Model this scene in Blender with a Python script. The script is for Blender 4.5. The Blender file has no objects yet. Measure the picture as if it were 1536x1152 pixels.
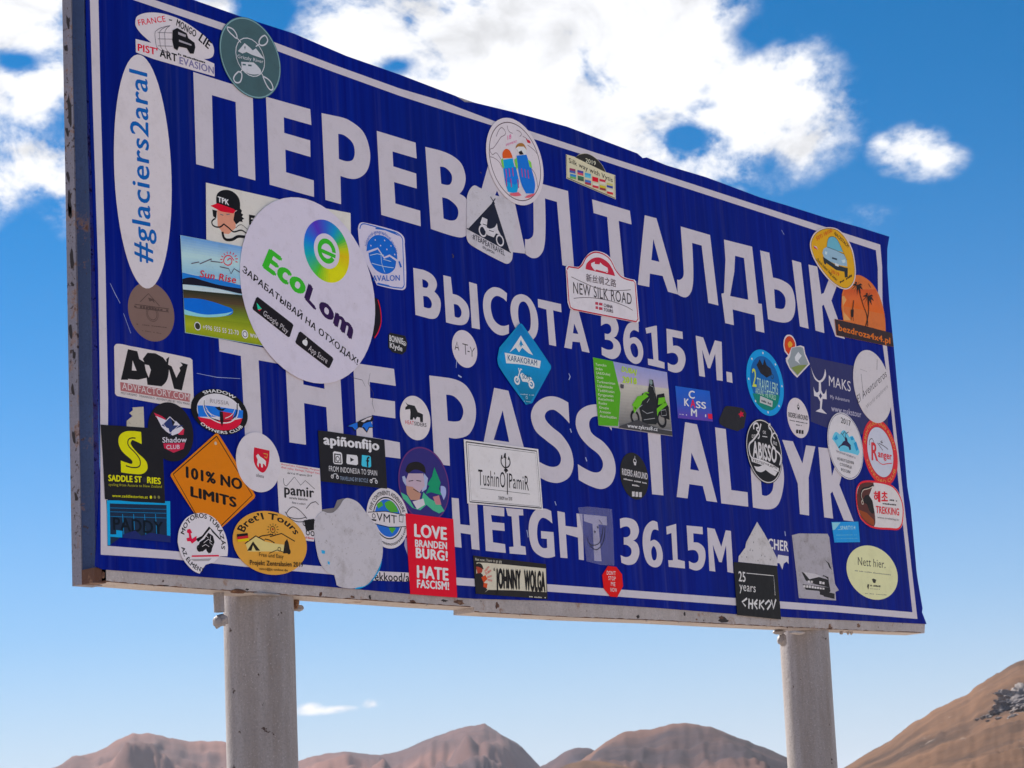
import bpy, bmesh, math, random
import numpy as np
from mathutils import Vector, Matrix, noise
from mathutils.geometry import tessellate_polygon
random.seed(7)
SC = bpy.context.scene
COL = SC.collection

# ------------------------------------------------------------------ camera
FPX = 3206.44                       # focal length in photo pixels (photo 1536 wide)
TOPZ = 3.09                         # height of the top of the painted border above the ground
RGT = Vector((0.63718022, -0.76839528, -0.05974993))
UPV = Vector((-0.12236375, -0.17740047, 0.97650202))
FWD = Vector((0.76093921, 0.61489654, 0.2070598))
CAMP = Vector((-2.24324245, -2.68912042, TOPZ - 1.48663294))
cd = bpy.data.cameras.new('camera'); cam = bpy.data.objects.new('camera', cd); COL.objects.link(cam)
cam.matrix_world = Matrix.Translation(CAMP) @ Matrix((RGT, UPV, -FWD)).transposed().to_4x4()
cd.sensor_width = 36; cd.lens = 36 * FPX / 1536; cd.clip_start = 0.05; cd.clip_end = 60000
cd.dof.use_dof = True; cd.dof.focus_distance = 4.2; cd.dof.aperture_fstop = 30
SC.camera = cam
SC.view_settings.view_transform = 'Standard'; SC.view_settings.look = 'None'
SC.view_settings.gamma = 1; SC.view_settings.use_curve_mapping = False
SC.view_settings.exposure = 1.10
SC.cycles.max_bounces = 6

# ------------------------------------------------------------------ sun
SUN = Vector((0.12, 0.78, 0.66)).normalized()          # towards the sun: behind the board, up left
sl = bpy.data.lights.new('sun', 'SUN'); sl.energy = 5.0; sl.angle = math.radians(.53); sl.color = (1, .93, .82)
so = bpy.data.objects.new('sun', sl); COL.objects.link(so)
so.rotation_euler = SUN.to_track_quat('Z', 'Y').to_euler()

def ray(px, py):
    return (FWD + RGT * ((px - 768) / FPX) - UPV * ((py - 576) / FPX)).normalized()

# ------------------------------------------------------------------ world: Nishita sky and clouds
W = bpy.data.worlds.new('World'); SC.world = W; W.use_nodes = True
nt = W.node_tree; nt.nodes.clear()
def N(t, **k):
    n = nt.nodes.new(t)
    for a, b in k.items(): setattr(n, a, b)
    return n
def math_(op, a, b=None, c=None, clamp=False):
    n = N('ShaderNodeMath', operation=op, use_clamp=clamp)
    for i, v in enumerate((a, b, c)):
        if v is None: continue
        if isinstance(v, (int, float)): n.inputs[i].default_value = v
        else: nt.links.new(v, n.inputs[i])
    return n.outputs[0]
sky = N('ShaderNodeTexSky', sky_type='NISHITA'); sky.sun_disc = False
sky.sun_elevation = math.asin(SUN.z); sky.sun_rotation = math.atan2(SUN.x, SUN.y)
sky.altitude = 3600; sky.air_density = 1.0; sky.dust_density = 0.25; sky.ozone_density = 2.5
hsv = N('ShaderNodeHueSaturation'); hsv.inputs['Saturation'].default_value = 1.7; hsv.inputs['Value'].default_value = .52; hsv.inputs['Hue'].default_value = .494
nt.links.new(sky.outputs[0], hsv.inputs['Color'])
tc = N('ShaderNodeTexCoord')
sepz = N('ShaderNodeSeparateXYZ'); nt.links.new(tc.outputs['Generated'], sepz.inputs[0])
# pale air near the horizon, all the way round
hz = math_('POWER', 2.718, math_('MULTIPLY', math_('POWER', math_('MULTIPLY', math_('MAXIMUM', sepz.outputs[2], 0.0), 1 / .15), 1.7), -1.0))
hm = N('ShaderNodeMix', data_type='RGBA'); nt.links.new(math_('MULTIPLY', hz, .85), hm.inputs[0]); nt.links.new(hsv.outputs[0], hm.inputs[6]); hm.inputs[7].default_value = (2.55, 2.75, 3.2, 1)
heading = math.atan2(FWD.y, FWD.x) - math.pi / 2
mp = N('ShaderNodeVectorRotate', rotation_type='Z_AXIS'); mp.inputs['Angle'].default_value = -heading
nt.links.new(tc.outputs['Generated'], mp.inputs['Vector'])
def sub_len(center, scale):
    a = N('ShaderNodeVectorMath', operation='SUBTRACT'); nt.links.new(mp.outputs[0], a.inputs[0]); a.inputs[1].default_value = center
    b = N('ShaderNodeVectorMath', operation='MULTIPLY'); nt.links.new(a.outputs[0], b.inputs[0]); b.inputs[1].default_value = scale
    c = N('ShaderNodeVectorMath', operation='LENGTH'); nt.links.new(b.outputs[0], c.inputs[0]); return c.outputs['Value']
RZ = Matrix.Rotation(-heading, 3, 'Z')
# cloud banks: photo-pixel centre, half width, half height, weight
banks = [(40, 120, 150, 110, 1.0), (60, 260, 130, 75, .95), (180, 40, 160, 60, .7), (-120, 60, 200, 200, .9), (20, 20, 120, 60, .8), (-250, 300, 200, 60, .6),
         (560, 60, 130, 75, .85), (760, 70, 220, 110, 1.15), (960, 60, 150, 100, 1.15), (900, 170, 230, 95, 1.05), (1120, 180, 150, 90, .95),
         (1190, 110, 70, 60, .6), (1060, 245, 160, 55, .8), (330, 10, 90, 30, .5), (1365, 225, 55, 36, .8), (1395, 240, 50, 30, .7), (1330, 215, 30, 22, .55), (1290, 330, 60, 25, .35),
         (700, -60, 350, 80, .8), (480, 1066, 50, 7, .62), (505, 1063, 30, 5, .6), (462, 1062, 22, 9, .6), (560, 1056, 16, 9, .68)]
dens = None
for (px, py, rw, rh, w) in banks:
    d = RZ @ ray(px, py)
    l = sub_len(tuple(d), (FPX / rw, FPX / max(rw, rh), FPX / rh))
    v = math_('MULTIPLY', math_('SUBTRACT', 1.45, l, clamp=False), w)
    v = math_('MAXIMUM', v, 0.0)
    dens = v if dens is None else math_('MAXIMUM', dens, v)
for (px, py, rw, rh, w) in [(975, 172, 40, 16, .42), (1005, 196, 34, 20, .42), (1040, 206, 36, 14, .45), (1060, 160, 26, 12, .4), (600, 98, 60, 22, .6), (660, 118, 40, 16, .4), (1120, 50, 60, 30, .3), (30, 92, 60, 22, 1.0), (15, 150, 30, 50, .5), (75, 300, 40, 20, .4), (95, 175, 40, 60, .5), (40, 330, 40, 60, .4), (395, 15, 40, 40, .6), (1035, 215, 30, 40, .5), (1150, 250, 40, 30, .4)]:
    l = sub_len(tuple(RZ @ ray(px, py)), (FPX / rw, FPX / max(rw, rh), FPX / rh))
    dens = math_('SUBTRACT', dens, math_('MULTIPLY', math_('MAXIMUM', math_('SUBTRACT', 1.3, l), 0.0), w))
dens = math_('MAXIMUM', dens, 0.0)
# far from the view the same kind of broken cloud goes on all round
away = sub_len(tuple(RZ @ ray(768, 500)), (3.2, 3.2, 3.2))
big = N('ShaderNodeTexNoise'); big.inputs['Scale'].default_value = 3.2; big.inputs['Detail'].default_value = 3
nt.links.new(tc.outputs['Generated'], big.inputs['Vector'])
rest = math_('MULTIPLY', math_('MULTIPLY', math_('SUBTRACT', big.outputs[0], .47), 5.0), math_('SUBTRACT', away, .9, clamp=True))
dens = math_('MAXIMUM', dens, rest)
sc_ = N('ShaderNodeVectorMath', operation='MULTIPLY'); nt.links.new(mp.outputs[0], sc_.inputs[0]); sc_.inputs[1].default_value = (1, 1, 1.35)
n1 = N('ShaderNodeTexNoise'); n1.inputs['Scale'].default_value = 15; n1.inputs['Detail'].default_value = 12; n1.inputs['Roughness'].default_value = .63; n1.inputs['Distortion'].default_value = .5
nt.links.new(sc_.outputs[0], n1.inputs['Vector'])
n2 = N('ShaderNodeTexNoise'); n2.inputs['Scale'].default_value = 70; n2.inputs['Detail'].default_value = 6; n2.inputs['Roughness'].default_value = .6
nt.links.new(sc_.outputs[0], n2.inputs['Vector'])
nz = math_('ADD', math_('MULTIPLY', math_('SUBTRACT', n1.outputs[0], .5), 5.6), math_('MULTIPLY', math_('SUBTRACT', n2.outputs[0], .5), 2.6))
tot = math_('ADD', math_('MULTIPLY', dens, 1.75), math_('MULTIPLY', nz, math_('MULTIPLY', dens, 1.6, clamp=True)))
mr = N('ShaderNodeMapRange', interpolation_type='SMOOTHSTEP'); mr.inputs['From Min'].default_value = .22; mr.inputs['From Max'].default_value = 1.6
nt.links.new(tot, mr.inputs['Value'])
n3 = N('ShaderNodeTexNoise'); n3.inputs['Scale'].default_value = 24; n3.inputs['Detail'].default_value = 8; n3.inputs['Roughness'].default_value = .55; n3.inputs['Distortion'].default_value = .6
nt.links.new(sc_.outputs[0], n3.inputs['Vector'])
shade = N('ShaderNodeMapRange', interpolation_type='SMOOTHSTEP'); shade.inputs['From Min'].default_value = .34; shade.inputs['From Max'].default_value = .60
shade.inputs['To Min'].default_value = 3.4; shade.inputs['To Max'].default_value = 4.6
nt.links.new(math_('ADD', n3.outputs[0], math_('MULTIPLY', n2.outputs[0], .12)), shade.inputs['Value'])
ccol = N('ShaderNodeVectorMath', operation='SCALE'); ccol.inputs[0].default_value = (.955, .965, 1.0); nt.links.new(shade.outputs[0], ccol.inputs['Scale'])
mix = N('ShaderNodeMix', data_type='RGBA'); nt.links.new(mr.outputs[0], mix.inputs[0])
nt.links.new(hm.outputs[2], mix.inputs[6]); nt.links.new(ccol.outputs[0], mix.inputs[7])
bg = N('ShaderNodeBackground'); bg.inputs['Strength'].default_value = .11
nt.links.new(mix.outputs[2], bg.inputs['Color'])
wo = N('ShaderNodeOutputWorld'); nt.links.new(bg.outputs[0], wo.inputs['Surface'])

# ------------------------------------------------------------------ board survey: photo pixel <-> metres on the board plane
HM = np.array([[716.2626044595344, 8.876753285865837, 133.6], [226.43947519777046, 821.0374750582822, -36.0], [0.2074351196248968, -0.05644534247807823, 1.0]])
HI = np.linalg.inv(HM)
def px2b(x, y):
    q = HI @ (x, y, 1.0); return Vector((q[0] / q[2], q[1] / q[2]))
def b2w(u, v, y=0.0): return Vector((u, y, TOPZ - v))
def jac(p):                                   # board metres -> pixels near p
    q = HM @ (p[0], p[1], 1.0); w = q[2]
    return (HM[:2, :2] * w - np.outer(q[:2], HM[2, :2])) / (w * w)

BL = {'px': (0, 0, 1536), 'A': (80, 0, 360), 'B': (80, 260, 360), 'C': (80, 500, 360), 'D': (80, 640, 360), 'E': (340, 280, 360), 'F': (400, 480, 360),
      'G': (400, 640, 360), 'H': (640, 150, 360), 'I': (660, 360, 360), 'J': (680, 640, 360), 'K': (880, 480, 360), 'L': (1000, 720, 400),
      'M': (1130, 320, 270), 'N': (1130, 490, 270), 'O': (1200, 600, 200), 'a': (280, 90, 300), 'b': (480, 150, 300), 'c': (720, 200, 300),
      'd': (940, 280, 350), 'e': (600, 390, 520), 'f': (320, 500, 400), 'g': (640, 570, 400), 'h': (960, 610, 340), 'P': (640, 840, 500), 'Q': (60, 780, 360)}
def P(blk, x, y):
    ox, oy, w = BL[blk]; s = w / 1536
    return px2b(ox + x * s, oy + y * s)

def parse(blk, s):
    """'x y;x y*;...' in block units -> board points, a star marks a curved vertex"""
    out = []
    for t in s.split(';'):
        t = t.strip()
        if not t: continue
        sm = t.endswith('*'); x, y = map(float, t.rstrip('*').split())
        out.append((P(blk, x, y), sm))
    return out
def smooth(pts, closed=True, n=6):
    m = len(pts); res = []
    for i in range(m if closed else m - 1):
        p1, s1 = pts[i]; p2, s2 = pts[(i + 1) % m]
        if not (s1 or s2): res.append(p1); continue
        p0 = pts[(i - 1) % m][0] if (closed or i > 0) else p1
        p3 = pts[(i + 2) % m][0] if (closed or i + 2 < m) else p2
        l = (p2 - p1).length
        def tan(a, b, c, sm):
            if not sm: return None
            d = c - a
            return d.normalized() * l * .95 if d.length > 1e-9 else Vector((0, 0))
        t1 = tan(p0, p1, p2, s1); t2 = tan(p1, p2, p3, s2)
        if t1 is None: t1 = (p2 - p1) * 1.6 - (t2 * .6 if t2 else Vector((0, 0)))
        if t2 is None: t2 = (p2 - p1) * 1.6 - t1 * .6
        for k in range(n):
            t = k / n; a = 2*t**3 - 3*t**2 + 1; b = t**3 - 2*t**2 + t; c = -2*t**3 + 3*t**2; e = t**3 - t**2
            res.append(p1 * a + t1 * b + p2 * c + t2 * e)
    if not closed: res.append(pts[-1][0])
    return res

# ------------------------------------------------------------------ materials
MATS = {}
def newmat(name):
    m = bpy.data.materials.new(name); m.use_nodes = True; return m, m.node_tree, m.node_tree.nodes['Principled BSDF']
def lin(c):
    return tuple(((v / 255) / 12.92 if v <= 10 else (((v / 255) + .055) / 1.055) ** 2.4) for v in c)
ILL = (.56, .54, .58)
def alb(hexs):
    c = [int(hexs[i:i + 2], 16) for i in (0, 2, 4)]; c = [v * .78 for v in c] if max(c) < 60 else c
    a = [l / i for l, i in zip(lin(c), ILL)]; y = a[0] * .25 + a[1] * .6 + a[2] * .15; k = 1.0 if max(a) - min(a) < .12 else 1.12
    return tuple(min(.88, max(.004, (y + (v - y) * k) * 1.0)) for v in a)
grp = bpy.data.node_groups.new('grime', 'ShaderNodeTree')
grp.interface.new_socket('Color', in_out='INPUT', socket_type='NodeSocketColor')
grp.interface.new_socket('Amount', in_out='INPUT', socket_type='NodeSocketFloat')
grp.interface.new_socket('Color', in_out='OUTPUT', socket_type='NodeSocketColor')
def build_grime():
    g = grp; L = g.links
    gi = g.nodes.new('NodeGroupInput'); go = g.nodes.new('NodeGroupOutput')
    geo = g.nodes.new('ShaderNodeNewGeometry')
    a = g.nodes.new('ShaderNodeTexNoise'); a.inputs['Scale'].default_value = 26; a.inputs['Detail'].default_value = 8; a.inputs['Roughness'].default_value = .7
    b = g.nodes.new('ShaderNodeTexNoise'); b.inputs['Scale'].default_value = 240; b.inputs['Detail'].default_value = 3
    L.new(geo.outputs['Position'], a.inputs['Vector']); L.new(geo.outputs['Position'], b.inputs['Vector'])
    r1 = g.nodes.new('ShaderNodeMapRange'); r1.inputs[1].default_value = .5; r1.inputs[2].default_value = .85; L.new(a.outputs[0], r1.inputs[0])
    r2 = g.nodes.new('ShaderNodeMapRange'); r2.inputs[1].default_value = .64; r2.inputs[2].default_value = .78; L.new(b.outputs[0], r2.inputs[0])
    s = g.nodes.new('ShaderNodeMath'); s.operation = 'ADD'; L.new(r1.outputs[0], s.inputs[0]); L.new(r2.outputs[0], s.inputs[1])
    m = g.nodes.new('ShaderNodeMath'); m.operation = 'MULTIPLY'; m.use_clamp = True; L.new(s.outputs[0], m.inputs[0]); L.new(gi.outputs['Amount'], m.inputs[1])
    x = g.nodes.new('ShaderNodeMix'); x.data_type = 'RGBA'; L.new(m.outputs[0], x.inputs[0]); L.new(gi.outputs['Color'], x.inputs[6]); d = g.nodes.new('ShaderNodeVectorMath'); d.operation = 'MULTIPLY_ADD'; L.new(gi.outputs['Color'], d.inputs[0]); d.inputs[1].default_value = (.42, .38, .33); d.inputs[2].default_value = (.025, .022, .02); L.new(d.outputs[0], x.inputs[7])
    L.new(x.outputs[2], go.inputs['Color'])
build_grime()
def print_mat(hexs, amount=.3, rough=.42, attr=False, alpha=1.0):
    key = ('print', hexs, amount, attr, alpha)
    if key in MATS: return MATS[key]
    m, t, b = newmat('printed_vinyl_' + hexs)
    g = t.nodes.new('ShaderNodeGroup'); g.node_tree = grp; g.inputs['Amount'].default_value = amount
    if attr:
        a = t.nodes.new('ShaderNodeVertexColor'); a.layer_name = 'print'; t.links.new(a.outputs[0], g.inputs['Color'])
    else: g.inputs['Color'].default_value = (*alb(hexs), 1)
    t.links.new(g.outputs[0], b.inputs['Base Color']); b.inputs['Roughness'].default_value = rough
    b.inputs['Specular IOR Level'].default_value = .08; b.inputs['Alpha'].default_value = alpha
    geo = t.nodes.new('ShaderNodeNewGeometry'); n = t.nodes.new('ShaderNodeTexNoise'); n.inputs['Scale'].default_value = 38; n.inputs['Detail'].default_value = 3; t.links.new(geo.outputs['Position'], n.inputs['Vector'])
    bp = t.nodes.new('ShaderNodeBump'); bp.inputs['Strength'].default_value = .5; bp.inputs['Distance'].default_value = .0025; t.links.new(n.outputs[0], bp.inputs['Height']); t.links.new(bp.outputs[0], b.inputs['Normal'])
    MATS[key] = m; return m

def blue_sheet():
    m, t, b = newmat('blue_reflective_sheet'); L = t.links
    geo = t.nodes.new('ShaderNodeNewGeometry')
    mpn = t.nodes.new('ShaderNodeMapping'); mpn.inputs['Scale'].default_value = (60, 60, 1.6); L.new(geo.outputs['Position'], mpn.inputs['Vector'])
    s = t.nodes.new('ShaderNodeTexNoise'); s.inputs['Scale'].default_value = 1; s.inputs['Detail'].default_value = 4; L.new(mpn.outputs[0], s.inputs['Vector'])
    c = t.nodes.new('ShaderNodeTexNoise'); c.inputs['Scale'].default_value = 3; c.inputs['Detail'].default_value = 6; L.new(geo.outputs['Position'], c.inputs['Vector'])
    cr = t.nodes.new('ShaderNodeValToRGB'); e = cr.color_ramp.elements
    e[0].position = .3; e[0].color = (.0008, .006, .20, 1); e[1].position = .72; e[1].color = (.001, .018, .31, 1); L.new(s.outputs[0], cr.inputs[0])
    mx = t.nodes.new('ShaderNodeMix'); mx.data_type = 'RGBA'
    r = t.nodes.new('ShaderNodeMapRange'); r.inputs[1].default_value = .45; r.inputs[2].default_value = .75; r.inputs[4].default_value = .55; L.new(c.outputs[0], r.inputs[0])
    L.new(r.outputs[0], mx.inputs[0]); L.new(cr.outputs[0], mx.inputs[6]); mx.inputs[7].default_value = (.003, .020, .17, 1)
    # pale scuffs
    k = t.nodes.new('ShaderNodeTexNoise'); k.inputs['Scale'].default_value = 45; k.inputs['Detail'].default_value = 5; k.inputs['Roughness'].default_value = .75; L.new(geo.outputs['Position'], k.inputs['Vector'])
    kr = t.nodes.new('ShaderNodeMapRange'); kr.inputs[1].default_value = .7; kr.inputs[2].default_value = .8; kr.inputs[4].default_value = .6; L.new(k.outputs[0], kr.inputs[0])
    m2 = t.nodes.new('ShaderNodeMix'); m2.data_type = 'RGBA'; L.new(kr.outputs[0], m2.inputs[0]); L.new(mx.outputs[2], m2.inputs[6]); m2.inputs[7].default_value = (.2, .26, .5, 1)
    dm = t.nodes.new('ShaderNodeMapping'); dm.inputs['Scale'].default_value = (34, 34, 1.1); L.new(geo.outputs['Position'], dm.inputs['Vector'])
    dn = t.nodes.new('ShaderNodeTexNoise'); dn.inputs['Scale'].default_value = 1; dn.inputs['Detail'].default_value = 8; dn.inputs['Roughness'].default_value = .68; L.new(dm.outputs[0], dn.inputs['Vector'])
    dr = t.nodes.new('ShaderNodeMapRange'); dr.inputs[1].default_value = .52; dr.inputs[2].default_value = .78; dr.inputs[4].default_value = .22; L.new(dn.outputs[0], dr.inputs[0])
    m3 = t.nodes.new('ShaderNodeMix'); m3.data_type = 'RGBA'; L.new(dr.outputs[0], m3.inputs[0]); L.new(m2.outputs[2], m3.inputs[6]); m3.inputs[7].default_value = (.16, .17, .30, 1)
    L.new(m3.outputs[2], b.inputs['Base Color']); b.inputs['Roughness'].default_value = .5; b.inputs['Specular IOR Level'].default_value = .04
    w = t.nodes.new('ShaderNodeTexNoise'); w.inputs['Scale'].default_value = 7; w.inputs['Detail'].default_value = 2; L.new(geo.outputs['Position'], w.inputs['Vector'])
    ad = t.nodes.new('ShaderNodeMath'); ad.operation = 'MULTIPLY_ADD'; L.new(w.outputs[0], ad.inputs[0]); ad.inputs[1].default_value = 6; L.new(s.outputs[0], ad.inputs[2])
    bp = t.nodes.new('ShaderNodeBump'); bp.inputs['Strength'].default_value = .35; bp.inputs['Distance'].default_value = .0022; L.new(ad.outputs[0], bp.inputs['Height'])
    L.new(bp.outputs[0], b.inputs['Normal']); return m

def painted_steel(name, paint, rust_t=.60, speck_t=.66, dirt=.5, scale=14, bump=.0012):
    m, t, b = newmat(name); L = t.links
    geo = t.nodes.new('ShaderNodeNewGeometry')
    def noise_(s, d=6, r=.6):
        n = t.nodes.new('ShaderNodeTexNoise'); n.inputs['Scale'].default_value = s; n.inputs['Detail'].default_value = d; n.inputs['Roughness'].default_value = r
        L.new(geo.outputs['Position'], n.inputs['Vector']); return n.outputs[0]
    def mr_(v, a, c, hi=1.0):
        n = t.nodes.new('ShaderNodeMapRange'); n.inputs[1].default_value = a; n.inputs[2].default_value = c; n.inputs[4].default_value = hi; L.new(v, n.inputs[0]); return n.outputs[0]
    def mixc(f, a, bb):
        n = t.nodes.new('ShaderNodeMix'); n.data_type = 'RGBA'; L.new(f, n.inputs[0])
        if isinstance(a, tuple): n.inputs[6].default_value = (*a, 1)
        else: L.new(a, n.inputs[6])
        if isinstance(bb, tuple): n.inputs[7].default_value = (*bb, 1)
        else: L.new(bb, n.inputs[7])
        return n.outputs[2]
    st = t.nodes.new('ShaderNodeMapping'); st.inputs['Scale'].default_value = (22, 22, 2.2); L.new(geo.outputs['Position'], st.inputs['Vector'])
    sn = t.nodes.new('ShaderNodeTexNoise'); sn.inputs['Scale'].default_value = 1; sn.inputs['Detail'].default_value = 7; sn.inputs['Roughness'].default_value = .65; L.new(st.outputs[0], sn.inputs['Vector'])
    c = mixc(mr_(sn.outputs[0], .38, .72, dirt), paint, tuple(p * q for p, q in zip(paint, (.62, .55, .48))))
    c = mixc(mr_(noise_(240, 5, .7), .48, .7, .6), c, tuple(p * .5 for p in paint)); c = mixc(mr_(noise_(330, 3), .6, .7, .5), c, tuple(min(.9, p * 1.6) for p in paint)); c = mixc(mr_(noise_(7, 5), .45, .7, .45), c, tuple(p * .62 for p in paint))
    rn = noise_(scale, 9, .72)
    c = mixc(mr_(rn, rust_t - .05, rust_t, .6), c, (.30, .15, .075))
    c = mixc(mr_(rn, rust_t, rust_t + .04), c, (.11, .045, .025))
    sp = noise_(scale * 5, 5, .65)
    c = mixc(mr_(sp, speck_t, speck_t + .03), c, (.06, .035, .03))
    L.new(c, b.inputs['Base Color']); b.inputs['Roughness'].default_value = .6; b.inputs['Specular IOR Level'].default_value = .3
    bp = t.nodes.new('ShaderNodeBump'); bp.inputs['Strength'].default_value = .6; bp.inputs['Distance'].default_value = bump
    ad = t.nodes.new('ShaderNodeMath'); ad.operation = 'ADD'; L.new(noise_(120, 5, .6), ad.inputs[0]); L.new(noise_(35, 4), ad.inputs[1]); L.new(ad.outputs[0], bp.inputs['Height'])
    L.new(bp.outputs[0], b.inputs['Normal']); return m
M_BLUE = blue_sheet()
M_FRAME = painted_steel('white_painted_frame', (.52, .47, .46), .63, .67, .6, 13)
M_END = painted_steel('chipped_frame_end', (.27, .26, .32), .60, .60, .6, 22)
M_RETURN = painted_steel('faded_blue_edge', (.05, .085, .20), .64, .645, .5, 16)
M_POST = painted_steel('grey_white_painted_pipe', (.36, .335, .345), .70, .67, 1.0, 9, .0016)
M_RUST = painted_steel('rusty_steel', (.20, .11, .07), .45, .6, .6, 20)
M_WHITE = print_mat('AAA2AE', .3, .5)

# ------------------------------------------------------------------ mesh helpers
def link(name, me, mat=None, parent=None):
    o = bpy.data.objects.new(name, me); COL.objects.link(o)
    if mat is not None and me is not None: me.materials.append(mat)
    if parent is not None:
        o.parent = parent
        if parent.type == 'EMPTY': o.location = -parent.location
    return o
def tag(o, label=None, cat=None, group=None, kind=None):
    if label: o['label'] = label
    if cat: o['category'] = cat
    if group: o['group'] = group
    if kind: o['kind'] = kind
    return o
class MB:
    def __init__(s): s.v = []; s.f = []; s.c = []
    def add(s, vs, fs, col=None):
        k = len(s.v); s.v += [tuple(x) for x in vs]; s.f += [tuple(i + k for i in f) for f in fs]; s.c += [col] * len(fs)
    def flat(s, loops, y):                    # loops of board points, holes after the outline
        allp = [p for l in loops for p in l]
        tris = tessellate_polygon([[Vector((p.x, p.y, 0)) for p in l] for l in loops])
        fs = []
        for t in tris:
            a, b, c = (allp[i] for i in t)
            if (b - a).x * (c - a).y - (b - a).y * (c - a).x > 0: t = (t[0], t[2], t[1])
            fs.append((t[0], t[2], t[1]))
        s.add([b2w(p.x, p.y, y) for p in allp], fs)
    def prism(s, loop, y0, y1):
        """y0 front, y1 back"""
        s.flat([loop], y0)
        n = len(loop); ar = sum(loop[i].x * loop[(i + 1) % n].y - loop[(i + 1) % n].x * loop[i].y for i in range(n))
        l = loop if ar < 0 else loop[::-1]
        vs = [b2w(p.x, p.y, y0) for p in l] + [b2w(p.x, p.y, y1) for p in l]
        s.add(vs, [(i, i + n, (i + 1) % n + n, (i + 1) % n) for i in range(n)])
        k = len(s.v); s.flat([loop], y1)
    def box(s, lo, hi):
        (a, b, c), (d, e, f) = lo, hi
        vs = [(a, b, c), (d, b, c), (d, e, c), (a, e, c), (a, b, f), (d, b, f), (d, e, f), (a, e, f)]
        s.add(vs, [(0, 3, 2, 1), (4, 5, 6, 7), (0, 1, 5, 4), (1, 2, 6, 5), (2, 3, 7, 6), (3, 0, 4, 7)])
    def mesh(s, name):
        me = bpy.data.meshes.new(name); me.from_pydata(s.v, [], s.f)
        if any(c is not None for c in s.c):
            ca = me.color_attributes.new('print', 'FLOAT_COLOR', 'CORNER'); i = 0
            for f, c in zip(s.f, s.c):
                for _ in f: ca.data[i].color = (*(c or (0, 0, 0)), 1); i += 1
        return me
    def build(s, name, mat, parent=None, recalc=False):
        me = s.mesh(name)
        if recalc:
            bm = bmesh.new(); bm.from_mesh(me); bmesh.ops.recalc_face_normals(bm, faces=bm.faces); bm.to_mesh(me); bm.free()
        return link(name, me, mat, parent)

# text outlines from Blender's built-in font, cached and flattened
TXT = {}
def text_mesh(s, bold):
    k = (s, bold)
    if k in TXT: return TXT[k]
    if bold:
        v, f = text_mesh(s + '', 0); V = []; F = []
        for i, (dx, dy) in enumerate(((-bold, 0), (0, bold * .6), (bold, 0), (0, -bold * .6))):
            F += [tuple(j + len(V) for j in g) for g in f]; V += [(p[0] + dx, p[1] + dy, i) for p in v]
        TXT[k] = (V, F); return V, F
    c = bpy.data.curves.new('t', 'FONT'); c.body = s; c.resolution_u = 3; c.fill_mode = 'FRONT'
    c.space_character = 1.06
    o = bpy.data.objects.new('t', c); me = o.to_mesh()
    v = [(p.co.x, p.co.y, 0) for p in me.vertices]; f = [tuple(p.vertices) for p in me.polygons]
    o.to_mesh_clear(); bpy.data.objects.remove(o); bpy.data.curves.remove(c)
    TXT[k] = (v, f); return v, f
_v, _ = text_mesh('H', 0); CAPH = max(p[1] for p in _v)
_v, _ = text_mesh('x', 0); XH = max(p[1] for p in _v)

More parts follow.
